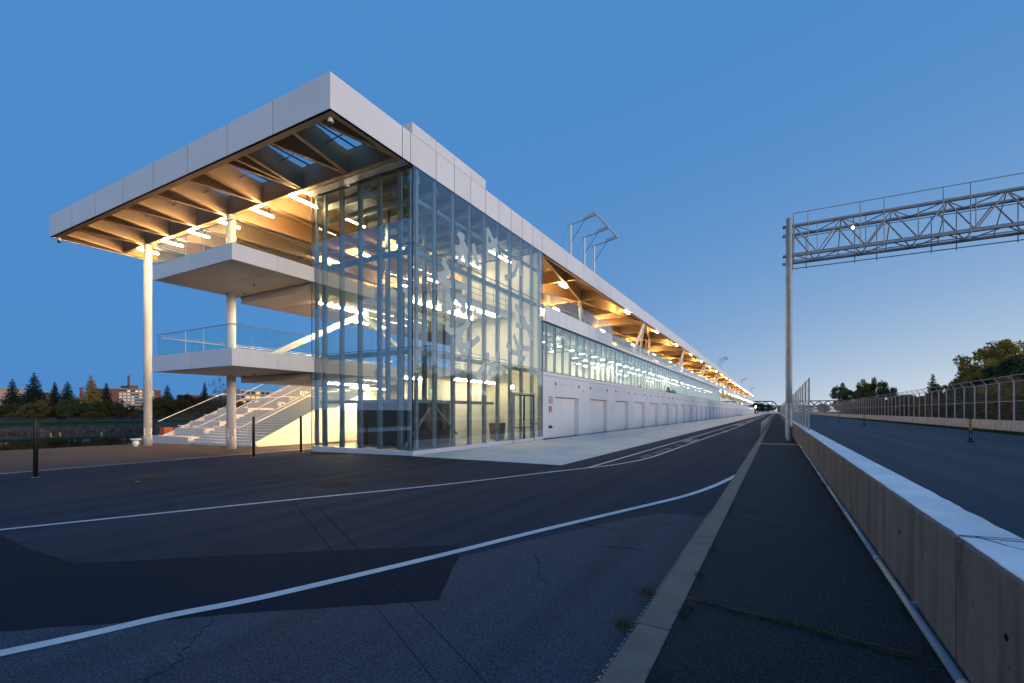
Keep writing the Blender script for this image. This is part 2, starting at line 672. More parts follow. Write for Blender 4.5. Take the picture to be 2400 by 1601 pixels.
# pit lane, plaza, walkway, race track
def jag(pts, amp=.018, n_=6):
    out = []
    for i, p in enumerate(pts):
        q = pts[(i + 1) % len(pts)]
        L_ = math.hypot(q[0] - p[0], q[1] - p[1])
        for k_ in range(n_):
            t_ = k_ / n_
            e = amp * min(1, L_) if k_ else 0
            out.append((p[0] + (q[0] - p[0]) * t_ + random.uniform(-e, e), p[1] + (q[1] - p[1]) * t_ + random.uniform(-e, e)))
    return out


pl = strip(-21.4, -1.02, -60, 620, 0.0, [-21.4, -13.2, -1.02])
struct('pit_lane', pl, 'asphalt_new')
struct('plaza', strip(-37.2, -21.4, -60, 16.1, 0.003, [-37.2, -21.4]), 'asphalt_plaza')
struct('plaza_under_stairs', strip(-37.2, -21.4, 16.1, 60, 0.003, [-37.2, -21.4]), 'asphalt_plaza')
old = [(-8.5, -4.0), (-1.02, -4.0), (-1.02, 8.84), (-1.45, 8.84), (-1.87, 8.75), (-2.25, 7.97), (-2.6, 7.15), (-2.97, 6.25), (-3.25, 5.55), (-3.49, 4.86),
       (-3.33, 4.5), (-3.15, 4.19), (-2.88, 3.67), (-3.36, 3.27), (-3.8, 2.92), (-4.3, 2.52), (-4.83, 2.05), (-5.67, 1.35), (-6.9, 0.2)]
struct('old_asphalt', B().poly([(x, y, 0.004) for x, y in jag(old)]), 'asphalt_old')
pat = [(-13, -1.5), (-6.9, 0.2), (-5.67, 1.35), (-4.83, 2.05), (-4.3, 2.52), (-3.8, 2.92), (-3.36, 3.27), (-2.88, 3.67), (-3.15, 4.19), (-3.33, 4.5), (-3.49, 4.86), (-3.85, 5.31), (-4.62, 4.71), (-5.98, 3.62),
       (-6.81, 2.89), (-7.42, 2.40), (-8.6, 2.35), (-10.1, 2.41), (-13, 2.6)]
struct('asphalt_patch', B().poly([(x, y, 0.004) for x, y in jag(pat)]), 'asphalt_patch')
struct('race_track', B().quad((1.4, -60, 0.0), (16.0, -60, 0.0), (15.6, 700, 0.0), (1.4, 700, 0.0)), 'asphalt_track')
walk = struct('walkway', B().box(-0.76, 1.12, -6, 420, -0.02, 0.055), 'asphalt_walk')
# saw cuts
cut = B()
for a, b_ in (((-8.8, 6.34), (-1.6, 2.31)), ((-7.6, 6.05), (-1.35, 2.50))):
    cut.beam(a, b_, 0.006, 0.001, 0.0062)
struct('saw_cut', cut, 'asphalt_patch')

ck_ = B()


def crack(x, y, a, n_, step, wd=.005):
    for _ in range(n_):
        a2 = a + random.uniform(-.9, .9)
        x2, y2 = x + math.cos(a2) * step * random.uniform(.6, 1.3), y + math.sin(a2) * step * random.uniform(.6, 1.3)
        ck_.beam((x, y), (x2, y2), wd * random.uniform(.4, 1.2), .001, .0068)
        x, y = x2, y2


for q in ((-4.35, 2.35, -.85, 26, .045), (-2.1, 4.4, 2.2, 30, .05), (-2.0, 7.2, 2.9, 16, .06), (-1.5, 6.3, 3.3, 20, .04)):
    crack(*q)
struct('asphalt_crack', ck_, 'tar')
# concrete apron slabs
ap = struct('apron', B().quad((-13.1, 14.9, 0.004), (-6.42, 14.9, 0.004), (-6.32, 420, 0.004), (-13.1, 420, 0.004)), 'concrete_apron')
slab_me = B().box(-1.62, 1.62, -3.455, 3.455, 0.0, 0.012).mesh('slab', 'concrete_apron')
for i in range(16):
    for x in (-11.42, -8.12):
        obj('slab', slab_me, ap, (x, 18.38 + i * 6.93, 0.001))

# kerb stones
kb = struct('kerb', B().box(-1.02, -0.76, 64, 420, -0.02, 0.06), 'concrete_kerb')
kme = B().box(-0.13, 0.13, 0, 3.185, -0.02, 0.06).mesh('kerb_stone', 'concrete_kerb')
for i in range(22):
    obj('kerb_stone', kme, kb, (-0.89, -5.6 + i * 3.2, random.uniform(-0.004, 0.004)))
# slot drain beside the kerb with its zigzag grating
dr = thing('slot_drain', 'narrow slot drain with zigzag wire grating along the beige kerb', 'drain', (-1.05, 3.0, 0))
part('channel', B().box(-1.078, -1.022, -4, 9.2, -0.02, 0.0065), 'black', dr)
part('lining', B().box(-1.036, -1.022, -4, 9.2, -0.01, 0.012), 'drain_red', dr)
zz = B()
yy, k = -1.0, 0
while yy < 9.0:
    zz.bar((-1.076 + 0.048 * (k % 2), yy, 0.011), (-1.076 + 0.048 * ((k + 1) % 2), yy + 0.045, 0.011), 0.006, 0.006)
    yy += 0.045
    k += 1
part('grating', zz, 'wire_light', dr)


# painted lines
def line(name, pts, wd, mat, z_=0.010):
    mb = B()
    P = [Vector(p) for p in pts]
    L, Rr = [], []
    for i, p in enumerate(P):
        a = (P[min(i + 1, len(P) - 1)] - P[max(i - 1, 0)]).normalized()
        nn = Vector((-a.y, a.x)) * wd / 2
        L.append(p + nn)
        Rr.append(p - nn)
    for i in range(len(P) - 1):
        mb.quad(*[(q.x, q.y, gz(q.x) + z_) for q in (Rr[i], Rr[i + 1], L[i + 1], L[i])])
    o = struct(name, mb, mat)
    return o


def smooth(pts, n_=8):
    out = []
    P = [pts[0]] + list(pts) + [pts[-1]]
    for i in range(1, len(P) - 2):
        p0, p1, p2, p3 = [Vector(p) for p in P[i - 1:i + 3]]
        for k_ in range(n_):
            t_ = k_ / n_
            out.append(tuple(0.5 * ((2 * p1) + (p2 - p0) * t_ + (2 * p0 - 5 * p1 + 4 * p2 - p3) * t_ ** 2 + (3 * p1 - p0 - 3 * p2 + p3) * t_ ** 3)))
    out.append(tuple(pts[-1]))
    return out


line('painted_line', smooth([(-6.6, -1.9), (-5.15, 1.23), (-4.79, 2.16), (-4.45, 2.85), (-4.0, 4.08), (-3.64, 5.14), (-3.16, 6.64), (-2.45, 8.69), (-1.77, 10.69), (-1.38, 12.41), (-1.16, 13.84), (-0.98, 15.2)]), 0.135, 'line_paint')
line('painted_line', smooth([(-14.5, -6.5), (-12.2, -1.3), (-10.53, 2.5), (-9.75, 4.24), (-8.8, 6.34), (-7.94, 8.09), (-7.09, 10.0), (-6.08, 12.78), (-5.35, 14.62)]), 0.11, 'line_paint')
line('painted_line', smooth([(-5.35, 14.62), (-4.82, 16.11), (-4.40, 18.92), (-4.32, 24.4), (-4.26, 33.0), (-4.1, 47.6), (-3.95, 80), (-3.9, 400)]), 0.11, 'line_paint')
line('painted_line', [(-5.36, 14.62), (-5.28, 22), (-5.15, 34), (-5.05, 60), (-5.0, 400)], 0.11, 'line_paint')
line('painted_line', [(-21.1, -8), (-21.1, 4.9), (-21.15, 16.6)], 0.13, 'line_paint')
line('painted_line', [(-21.5, -8), (-21.5, 4.9), (-21.5, 16.0)], 0.05, 'line_worn')
line('painted_line', [(-3.9, 44.1), (-1.04, 43.8)], 0.16, 'line_worn')
line('painted_line', [(-0.74, 52), (1.05, 52)], 0.2, 'line_worn', 0.06)
line('painted_line', [(15.93, -60), (15.55, 600)], 0.10, 'line_worn')
# stencilled pit-box markings (worn, only fragments are left)
mk = B()


def rect(x0, x1, y0, y1, z_=0.0095):
    mk.quad((x0, y0, z_), (x1, y0, z_), (x1, y1, z_), (x0, y1, z_))


rect(-4.98, -4.40, 29.6, 31.3)
rect(-4.98, -4.80, 31.3, 33.4)
rect(-4.62, -4.42, 31.3, 33.0)
for y0, n_ in ((21.0, 3), (23.0, 3), (26.2, 2), (49.5, 4), (65.5, 3)):
    for i in range(n_):
        yy = y0 + i * 0.55
        rect(-4.78, -4.70 + random.uniform(0, .05), yy, yy + 0.36)
        rect(-4.60, -4.52, yy + random.uniform(0, .1), yy + 0.40)
        rect(-4.70, -4.60, yy + 0.12, yy + 0.2)
struct('pit_marking', mk, 'line_worn')
mk = B()
for y0, y1 in ((19.0, 19.25), (19.5, 19.62), (19.9, 20.2)):
    rect(-4.82, -4.55, y0, y1)
struct('pit_marking', mk, 'line_worn')
mk = B()
for y0, y1 in ((73, 86), (96, 101), (108, 126), (150, 172), (190, 230)):
    rect(-4.9, -4.05, y0, y1)
struct('red_marking', mk, 'red_paint')
mk = B()
for y0, y1 in ((69, 71.5), (92, 94), (104, 106), (140, 144)):
    rect(-4.9, -4.05, y0, y1, 0.011)
struct('white_marking', mk, 'line_paint')
mk = B()
rect(-15.1, -14.8, 6.05, 6.16, 0.004 - 0.026)
rect(-14.83, -14.77, 6.05, 6.35, 0.004 - 0.026)
struct('survey_mark', mk, 'line_paint')

# manhole covers
for (x, y, r_), lab in zip(((-9.66, 8.2, 0.42), (-8.35, 9.9, 0.42), (-15.1, 6.45, 0.36)),
                           ('rusty round manhole cover nearest the white pit lane line', 'rusty round manhole cover closest to the glass hall corner', 'dark round manhole cover with a white paint mark beside it')):
    mh = thing('manhole_cover', lab, 'manhole', (x, y, gz(x)), 'manhole covers in the pit lane asphalt')
    part('ring', B().lathe((x, y), [(r_ + 0.07, gz(x) - 0.02), (r_ + 0.07, gz(x) + 0.007), (r_, gz(x) + 0.007), (r_, gz(x) - 0.01)], 28), 'manhole', mh)
    part('lid', B().lathe((x, y), [(r_ - 0.012, gz(x) - 0.02), (r_ - 0.012, gz(x) + 0.005)], 28), 'manhole', mh)
    rb = B()
    for i in range(7):
        yo = (i - 3) * r_ * 0.25
        hw = math.sqrt(max(0.01, (r_ * .85) ** 2 - yo ** 2))
        rb.box(x - hw, x + hw, y + yo - .014, y + yo + .014, gz(x) + 0.004, gz(x) + 0.010)
    part('rib', rb, 'manhole', mh)

# ------------------------------------------------------------------ the building
XF, XH, Y0, Y1 = -13.2, -19.5, 15.1, 27.6
RX, RY, YE, ZB, ZT = -37.45, 10.93, 365.0, 12.15, 13.38
GM = 6.93
bd = thing('paddock_building', 'long white pit building with glass corner hall and timber canopy roof', 'building', (-24, 30, 0))

# ---- roof
deck = B()
nodes = [-16.3, -19.3, -22.3, -25.3, -28.3, -31.25, -34.2]
sky_x = [(xk + 0.05, xk + 1.45) for xk in nodes] + [(-37.0, -35.75)]
xs = sorted(sky_x)
cur = -37.3
for a, b_ in xs:
    if a > cur:
        deck.box(cur, a, 11.35, 14.4, 13.1, 13.22)
    deck.box(a, b_, 11.35, 12.1, 13.1, 13.22)
    cur = b_
deck.box(cur, XF - .15, 11.35, 14.4, 13.1, 13.22)
deck.box(-37.3, XF - .15, 14.4, YE - .1, 13.1, 13.22)
roof = part('roof', deck, 'deck_wood', bd)
for a, b_ in xs:
    sk = part('skylight', B().box(a, b_, 12.1, 14.4, 13.225, 13.25), 'glass_sky', roof)
    for xx in (a + (b_ - a) * .33, a + (b_ - a) * .7):
        part('glazing_bar', B().box(xx - .02, xx + .02, 12.1, 14.4, 13.17, 13.223), 'dark_metal', roof)
    part('sprinkler_pipe', B().tube((a - .1, 13.0, 12.72), (b_ + .1, 13.0, 12.82), 0.028, k=6).tube((a, 13.0, 12.72), (a, 13.0, 12.60), 0.02, k=6).tube((a + .5, 13, 12.76), (a + .5, 13, 13.1), 0.012, k=5), 'steel_grey', roof)

# fascia panels: end side, pit side, water side
endx = [-37.45, -34.24, -31.27, -28.17, -25.21, -22.22, -19.25, -16.31, -13.2]
G = 0.03
for i in range(8):
    part('fascia_panel', B().box(endx[i] + G / 2, endx[i + 1] - (G / 2 if i < 7 else 0), RY, RY + .02, ZB - .02, ZT), 'panel', roof)
part('fascia_backing', B().box(RX + .07, XF - .07, RY + .0215, RY + .14, ZB, ZT - .02), 'tar', roof)
pit_y = [RY + .022, 14.48, 14.97] + [16.65 + 1.36 * i for i in range(9)]
pit_y += [31.62]
while pit_y[-1] < YE - 4:
    pit_y.append(pit_y[-1] + 3.465)
pit_y.append(YE)
for i in range(len(pit_y) - 1):
    part('fascia_panel', B().box(XF - .02, XF, pit_y[i] + (G / 2 if i else 0), pit_y[i + 1] - G / 2, ZB - .02, ZT), 'panel', roof)
part('fascia_backing', B().box(XF - .13, XF - .0215, RY + .15, YE, ZB, ZT - .02), 'tar', roof)
yy = RY + .062
while yy < 120:
    part('fascia_panel', B().box(RX, RX + .06, yy + G / 2, yy + 3.0 - G / 2, ZB - .02, ZT), 'panel', roof)
    yy += 3.0
part('fascia_panel', B().box(RX, RX + .06, yy, YE, ZB - .02, ZT), 'panel', roof)
for x in endx[1:-1]:
    part('fascia_gasket', B().box(x - G / 2, x + G / 2, RY + .003, RY + .021, ZB - .015, ZT - .003), 'tar', roof)
for y in pit_y[1:60]:
    part('fascia_gasket', B().box(XF - .021, XF - .003, y - G / 2, y + G / 2, ZB - .015, ZT - .003), 'tar', roof)
# raised parapet over the glass hall
bump_y = [15.05, 16.65, 18.01, 19.37, 20.75]
for a, b_ in zip(bump_y, bump_y[1:]):
    part('parapet_panel', B().box(XF - .055, XF + .002, a + G / 2, b_ - G / 2, ZT + .014, 13.87), 'panel', roof)
part('parapet_box', B().box(XF - 2.6, XF - .057, 15.06, 20.74, ZT - .1, 13.865), 'panel', roof)
# soffit strip between edge beam and hall glass
part('soffit_strip', B().box(-19.5, XF - .13, 14.62, 15.06, 12.155, 12.19), 'panel', roof)

# glulam beams
BZ0, BZ1 = 12.17, 13.099
BW = 0.17


def gbeam(p, q, wd=BW, z0=BZ0, z1=BZ1):
    return part('glulam_beam', B().beam(p, q, wd, z0, z1), 'glulam', roof)


gbeam((-37.3, 11.2), (XF - .14, 11.2), .24, 12.16)
gbeam((-37.3, 14.47), (XF - .14, 14.47), .22, 12.165)
gbeam((XF - .27, 11.32), (XF - .27, YE), .20, 12.162)
gbeam((-37.2, 11.32), (-37.2, YE), .20, 12.162)
for i, xk in enumerate(nodes):
    gbeam((xk, 14.36), (xk + .68, 11.31), z1=13.098)
    gbeam((xk - .02, 14.36), (xk - .70, 11.31), z1=13.097)
    if abs(xk + 19.3) < .1:
        gbeam((xk, 14.36), (xk - .05, 11.31), z1=13.096)
gbeam((XF - .3, 14.36), (-14.25, 11.31), z1=13.098)
gbeam((-37.1, 14.36), (-36.4, 11.31), z1=13.098)
# behind the column line: long shallow diamonds
for xk in nodes:
    if xk > -19:
        continue
    for j in range(5):
        ya = 14.58 + j * 13.86
        for s_ in (1, -1):
            gbeam((xk, ya), (xk + s_ * .75, ya + 6.93), z1=13.098 - .001 * (s_ > 0))
            gbeam((xk + s_ * .75, ya + 6.93), (xk, ya + 13.86), z1=13.098 - .001 * (s_ > 0))
for j in range(6):
    ya = 21.4 + j * 13.86
    gbeam((-37.1, ya), (-19.6, ya), .2, 12.35)
# pit side: cross beams every bay and the long zigzag
for i in range(49):
    ya = 28.1 + i * GM
    if ya > YE:
        break
    gbeam((XF - .38, ya), (-25.0 if i < 26 else -20, ya), .20, 12.25)
for i in range(13):
    ya = 28.1 + i * 27.72
    if ya + 27.72 > YE + 5:
        break
    gbeam((XF - .4, ya + .1), (-16.1, ya + 13.86), .2, 12.172)
    gbeam((-16.1, ya + 13.86), (XF - .4, ya + 27.6), .2, 12.172)
    gbeam((-16.3, ya + 13.86), (-20.5, ya + 0.2), .2, 12.18)
    gbeam((-16.3, ya + 13.86), (-20.5, ya + 27.5), .2, 12.18)

# ---- canopy columns
for i, (cx, cyy) in enumerate(((-34.0, 14.47), (-25.1, 14.47))):
    zb = gz(cx)
    cl = part('canopy_column', B().lathe((cx, cyy), [(0.22, zb + .78), (0.22, 12.16)], 24), 'white_paint', bd, True)
    part('concrete_base', B().lathe((cx, cyy), [(0.235, zb - .05), (0.235, zb + .68), (0.225, zb + .70)], 24), 'concrete_base', cl, True)
    part('notch', B().lathe((cx, cyy), [(0.15, zb + .69), (0.15, zb + .79)], 20), 'concrete_base', cl, True)
    for a in (0.4, 1.9, 3.5, 5.0):
        part('anchor_plate', B().box(cx + .19 * math.cos(a) - .045, cx + .19 * math.cos(a) + .045, cyy + .19 * math.sin(a) - .045, cyy + .19 * math.sin(a) + .045, zb + .45, zb + 1.08), 'white_paint', cl)

# ---- terraces
def terrace(z0, z1, zr, name_y1, drop):
    sl = part('terrace', B().box(-25.72, -19.48, 11.26, 26.0, z0 + .03, z1 - .01), 'soffit', bd)
    fx = [-25.78, -22.66, -19.42]
    for a, b_ in zip(fx, fx[1:]):
        part('fascia_panel', B().box(a + (.006 if a > -25 else 0), b_ - .006, 11.19, 11.25, z0, z1), 'panel', sl)
    for a, b_ in ((11.19, 13.20), (13.20, 15.14)):
        part('fascia_panel', B().box(-19.44 + .02, -19.36, a + (.006 if a > 12 else 0), b_ - .006, z0, z1), 'panel', sl)
    for a in range(5):
        ya = 11.25 + a * 3
        part('fascia_panel', B().box(-25.78, -25.725, ya + .006, min(ya + 3, 26) - .006, z0, z1), 'panel', sl)
    # soffit panels with open joints
    sx = [-25.70, -22.60, -19.46]
    sy = [11.28, 13.18, 15.10]
    for a, b_ in zip(sx, sx[1:]):
        for c_, d_ in zip(sy, sy[1:]):
            part('soffit_panel', B().box(a + .012, b_ - .012, c_ + .012, d_ - .012, z0 + .004, z0 + .028), 'soffit', sl)
    # drop beam and lower soffit behind
    for a, b_ in ((-25.4, -22.55), (-22.55, -19.5)):
        part('drop_panel', B().box(a + .01, b_ - .01, 15.16, 15.22, z0 - drop, z0 + .001), 'soffit', sl)
    part('lower_soffit', B().box(-25.4, -19.52, 15.225, 26.0, z0 - drop + .01, z0 + .02), 'soffit', sl)
    for yy in (17.2, 19.4, 21.6):
        part('soffit_joint', B().box(-25.4, -19.55, yy, yy + .015, z0 - drop + .004, z0 - drop + .011), 'dark_metal', sl)
    for x, y in ((-22.2, 13.9), (-24.2, 14.6)):
        part('sprinkler', B().tube((x, y, z0 + .01), (x, y, z0 - .11), .022, k=6).lathe((x, y), [(.05, z0 - .10), (.05, z0 - .12)], 8), 'dark_metal', sl)
    # glass guard
    gx = [-25.6, -23.1, -21.64, -19.44]
    for a, b_ in zip(gx, gx[1:]):
        part('guard_pane', B().box(a + .012, b_ - .012, 11.28, 11.295, z1 - .03, zr - .03), 'glass_guard', sl)
    for a in gx[1:3]:
        part('guard_post', B().box(a - .012, a + .012, 11.27, 11.30, z1 - .03, zr - .03), 'pole_white', sl)
    gy = [11.30, 12.34, 13.02, 13.78, 14.6, 15.05]
    for a, b_ in zip(gy, gy[1:]):
        part('guard_pane', B().box(-19.475, -19.46, a + .01, b_ - .01, z1 - .03, zr - .03), 'glass_guard', sl)
    for a in range(7):
        part('guard_pane', B().box(-25.62, -25.605, 11.30 + a * 2.1, 13.38 + a * 2.1, z1 - .03, zr - .03), 'glass_guard', sl)
    part('guard_rail', B().box(-25.64, -19.44, 11.272, 11.303, zr - .03, zr).box(-19.485, -19.45, 11.304, 15.05, zr - .03, zr).box(-25.63, -25.595, 11.304, 26, zr - .03, zr), 'steel_grey', sl)
    part('inner_handrail', B().tube((-25.4, 11.4, zr - .14), (-25.4, 26, zr - .14), .022, k=6), 'white_paint', sl)
    return sl


t1 = terrace(3.72, 4.45, 5.47, 26, .33)
t2 = terrace(8.06, 8.75, 9.76, 26, .36)
for nm, z_, xx, ya, yb in (('terrace_lamp', 7.69, -21.6, 17.0, 20.5), ('terrace_lamp', 3.38, -21.4, 17.6, 20.4)):
    part(nm, B().box(xx, xx + .12, ya, yb, z_ - .02, z_), 'lamp_terrace', bd)
part('terrace_lamp', B().box(-24.0, -23.9, 21.5, 24.5, 7.67, 7.69), 'lamp_terrace', bd)
part('terrace_lamp', B().box(-24.0, -23.9, 21.5, 24.5, 3.36, 3.38), 'lamp_terrace', bd)
# slabs further back
part('floor_slab', B().box(-37.1, -19.6, 26.01, 120, 3.95, 4.44), 'soffit', bd)
part('floor_slab', B().box(-25.7, -19.6, 26.01, 120, 7.75, 8.74), 'soffit', bd)
# white raking braces on the upper terrace
for a, b_ in (((-22.5, 14.6, 4.5), (-22.2, 20.6, 7.7)), ((-22.5, 27.6, 4.5), (-22.2, 20.8, 7.7))):
    part('raking_brace', B().bar(a, b_, .26, .26), 'white_paint', bd)

# ---- glass hall
hall = part('glass_hall', B().box(XH, XF + .02, Y0 - .02, Y1, gz(XH) - .1, 0.19), 'white_wall', bd)     # plinth and floor
part('floor_finish', B().box(XH + .15, XF - .15, Y0 + .15, Y1 - .1, .191, .205), 'floor_int', hall)
mx = [-19.47, -18.74, -17.56, -16.38, -15.19, -14.01, XF]
my = [15.08, 16.70, 18.06, 19.42, 20.78, 22.14, 23.51, 24.87, 26.25, 27.58]
mz = [0.20, 4.53, 8.87, 12.13]
PT = 0.024
for r_ in range(3):
    z0, z1 = mz[r_] + .012, mz[r_ + 1] - .012
    for a, b_ in zip(mx, mx[1:]):
        obj('pane', pane_mesh(B().box(a + .012, b_ - (.012 if b_ < XF else .03), Y0 - .02, Y0 - .02 + PT, z0, z1), 'glass', 2), hall)
    for a, b_ in zip(my, my[1:]):
        zz0 = z0
        if r_ == 0 and 23.4 < a < 25.0:
            zz0 = 2.98
        obj('pane', pane_mesh(B().box(XF - PT, XF, a + (.012 if a > 15.2 else .03), b_ - .012, zz0, z1), 'glass', 5), hall)
    for i in range(4):
        obj('pane', pane_mesh(B().box(XH, XH + PT, Y0 + .05 + i * 3.1, Y0 + .03 + (i + 1) * 3.1, z0, z1), 'glass_guard', 4), hall)
# silicone joints / mullion caps and transoms
for x in mx[1:-1]:
    part('mullion', B().box(x - .011, x + .011, Y0 - .026, Y0 + .03, .2, 12.13), 'frame', hall)
for y in my[1:]:
    part('mullion', B().box(XF - .03, XF + .006, y - .011, y + .011, .2 if not 24 < y < 25.5 else 2.95, 12.13), 'frame', hall)
part('corner_post', B().box(XF - .028, XF + .008, Y0 - .03, Y0 + .008, .2, 12.13), 'black', hall)
part('corner_post', B().box(XH - .02, XH + .012, Y0 - .028, Y0 + .01, gz(XH), 12.13), 'frame', hall)
for z_ in mz[1:3]:
    part('transom', B().box(XH, XF - .03, Y0 - .028, Y0 + .02, z_ - .011, z_ + .011).box(XF - .03, XF + .008, Y0 + .01, Y1, z_ - .011, z_ + .011), 'frame', hall)
# steel fins behind each mullion
for x in mx[1:-1] + [mx[0] + .12, XF - .30]:
    part('fin', B().box(x - .075, x + .075, Y0 + .10, Y0 + .22, .2, 12.1), 'fin', hall)
for y in my[1:-1] + [15.5, 27.35]:
    part('fin', B().box(XF - .22, XF - .10, y - .07, y + .07, .2, 12.1), 'fin', hall)
for z_, h_ in ((2.21, .15), (4.30, .22), (8.62, .22), (10.9, .14)):
    part('transom_beam', B().box(XH + .2, XF - .34, Y0 + .31, Y0 + .45, z_, z_ + h_).box(XF - .47, XF - .335, Y0 + .46, (22.1 if z_ < 3 else Y1 - .2), z_, z_ + h_), 'fin', hall)
part('hall_ceiling', B().box(XH + .1, XF - .15, Y0 + .1, Y1 - .05, 12.08, 12.14), 'steel_deck', hall)
for i in range(9):
    part('ceiling_joist', B().box(XH + .15, XF - .4, 15.9 + i * 1.3, 16.0 + i * 1.3, 11.78, 12.07), 'steel_grey', hall)
part('back_wall', B().box(XH + .05, XF - .14, Y1 - .14, Y1 - .02, .2, 12.07), 'cream', hall)
# mezzanines
for z_ in (3.75, 8.05):
    part('mezzanine', B().box(XH + .1, -15.6, 19.2, Y1 - .15, z_, z_ + .45), 'white_paint', hall)
    gr = B()
    for i in range(6):
        gr.tube((-15.65, 19.3 + i * 1.55, z_ + .45), (-15.65, 19.3 + i * 1.55, z_ + 1.5), .02, k=6)
        gr.tube((-19.2 + i * .7, 19.25, z_ + .45), (-19.2 + i * .7, 19.25, z_ + 1.5), .02, k=6)
    for h_ in (.8, 1.15, 1.5):
        gr.tube((-15.65, 19.3, z_ + h_), (-15.65, 27.3, z_ + h_), .018, k=6).tube((-19.3, 19.25, z_ + h_), (-15.65, 19.25, z_ + h_), .018, k=6)
    part('guard_rail', gr, 'steel_grey', hall)
# dark timber reception box, raking braces, ladder-like stair rail, barrel
part('reception_box', B().box(-18.2, -14.35, 16.7, 19.2, .2, 2.35), 'brown_panel', hall)
part('brace', B().bar((-14.1, 15.6, .25), (-14.1, 17.3, 2.0), .09, .09), 'fin', hall)
part('brace', B().bar((-14.0, 17.4, 2.2), (-14.0, 19.3, .7), .09, .09), 'fin', hall)
for x, y in ((-15.5, 18.6), (-15.1, 16.4), (-17.3, 17.9)):
    part('steel_column', B().box(x - .09, x + .09, y - .09, y + .09, .2, 12.05), 'frame', hall)
part('pipe', B().tube((-14.7, 16.2, 4.6), (-14.7, 16.2, 7.2), .04).tube((-14.7, 16.2, 7.2), (-15.3, 16.2, 7.5), .04).tube((-14.7, 16.2, 4.6), (-14.7, 16.2, .2), .04), 'dark_metal', hall)
part('partition', B().box(-17.5, -17.38, 21.2, Y1 - .15, .2, 3.74), 'cream', hall)
part('partition', B().box(-19.3, -17.5, 21.2, 21.32, .2, 3.74), 'cream', hall)
part('barrel', B().lathe((-14.4, 23.9), [(.42, .21), (.5, 1.15), (.48, 1.17)], 20), 'barrel', hall)
part('stair_rail', B().tube((-15.9, 20.6, .2), (-15.9, 20.6, 1.3), .02).tube((-15.9, 20.6, 1.25), (-15.9, 19.6, 1.25), .02).tube((-15.9, 20.6, .75), (-15.9, 19.6, .75), .02).tube((-15.9, 19.6, .2), (-15.9, 19.6, 1.3), .02), 'dark_metal', hall)
part('exit_sign', B().box(-14.55, -14.25, 25.6, 25.63, 3.25, 3.45), 'lamp_white', hall)
part('exit_sign', B().box(-17.0, -16.8, 20.9, 20.95, 2.9, 3.05), 'exit_green', hall)
part('wall_louver', B().box(-16.8, -16.0, Y1 - .17, Y1 - .141, .8, 1.5), 'soffit', hall)
# hall lamps
for x, y0_, y1_, z_ in ((-17.6, 20.0, 22.6, 7.95), (-17.6, 23.4, 26.0, 7.95), (-15.9, 21.5, 23.6, 7.98), (-15.9, 24.2, 26.4, 7.98), (-17.9, 19.6, 22.6, 3.7), (-16.4, 22.4, 24.6, 3.7), (-16.4, 25, 27, 3.7),
                        (-15.2, 24.3, 26.9, 11.6), (-17.6, 24.3, 26.9, 11.6), (-18.4, 16.2, 17.4, 11.3)):
    part('ceiling_lamp', B().box(x - .05, x + .05, y0_, y1_, z_ - .04, z_), 'lamp_white', hall)
# vinyl ring graphic on the inside of the pit-side glass
vy, vz = (940, 380, 1485 / 360), (940, 740, 1613 / 360)


def onglass(reg, p):
    u, v = reg[0] + p[0] / reg[2], reg[1] + p[1] / reg[2]
    xc, zc = (u - 1200) / 1105.7, 1.0
    a_ = math.atan(620 / 1105.7)
    dx, dy, dz = math.cos(a_) * xc - math.sin(a_), math.sin(a_) * xc + math.cos(a_), -(v - 964) / 1105.7
    t_ = (XF - .06) / dx
    return Vector((dy * t_, 1.85 + dz * t_))


strokes = [
    (vz, [(475, 125), (520, 165), (600, 165), (680, 120), (710, 60)]), (vz, [(640, 165), (610, 230), (560, 270), (600, 310), (660, 320), (740, 300), (820, 235)]),
    (vz, [(600, 300), (640, 380), (655, 450)]), (vz, [(700, 320), (690, 380), (650, 440)]),
    (vz, [(815, 610), (910, 480)]), (vz, [(910, 480), (1000, 600)]), (vz, [(925, 610), (1010, 480)]), (vz, [(1010, 480), (1105, 640)]), (vz, [(910, 400), (915, 480)]), (vz, [(1015, 400), (1010, 480)]),
    (vz, [(1115, 305), (1170, 380), (1230, 400)]), (vz, [(1185, 210), (1230, 330), (1240, 440), (1300, 450)]), (vz, [(1230, 330), (1345, 350)]), (vz, [(1240, 440), (1240, 540)]),
    (vz, [(1210, 95), (1380, 130)]), (vz, [(1290, 20), (1370, 250)]),
    (vy, [(560, 690), (640, 860), (530, 830)]), (vy, [(600, 700), (560, 980)]), (vy, [(620, 880), (640, 1000)]), (vy, [(700, 800), (740, 1000)]),
    (vy, [(840, 650), (940, 870)]), (vy, [(832, 640), (832, 950)]), (vy, [(840, 830), (930, 760)]),
    (vy, [(1140, 960), (1100, 1080), (1010, 1120)]), (vy, [(1140, 960), (1160, 1090)]),
    (vy, [(410, 960), (460, 1060), (370, 1110), (480, 1180), (390, 1230), (380, 1300), (470, 1330), (490, 1400), (400, 1420)]),
    (vy, [(530, 1190), (640, 1210)]), (vy, [(560, 1330), (620, 1400), (600, 1450)]), (vy, [(1110, 1390), (1175, 1470)]),
]
vin = B()
for si, (reg, pts) in enumerate(strokes):
    q = [onglass(reg, p) for p in pts]
    xo = XF - .062 - si * .0006
    for i in range(len(q) - 1):
        dd = (q[i + 1] - q[i]).normalized()
        nn = Vector((-dd.y, dd.x)) * .16
        e0, e1 = q[i] - dd * .06, q[i + 1] + dd * .06
        x2 = xo - i * .00008
        vin.quad(*[(x2, c_.x, c_.y) for c_ in (e0 + nn, e0 - nn, e1 - nn, e1 + nn)])
part('ring_graphic', vin, 'vinyl', hall)
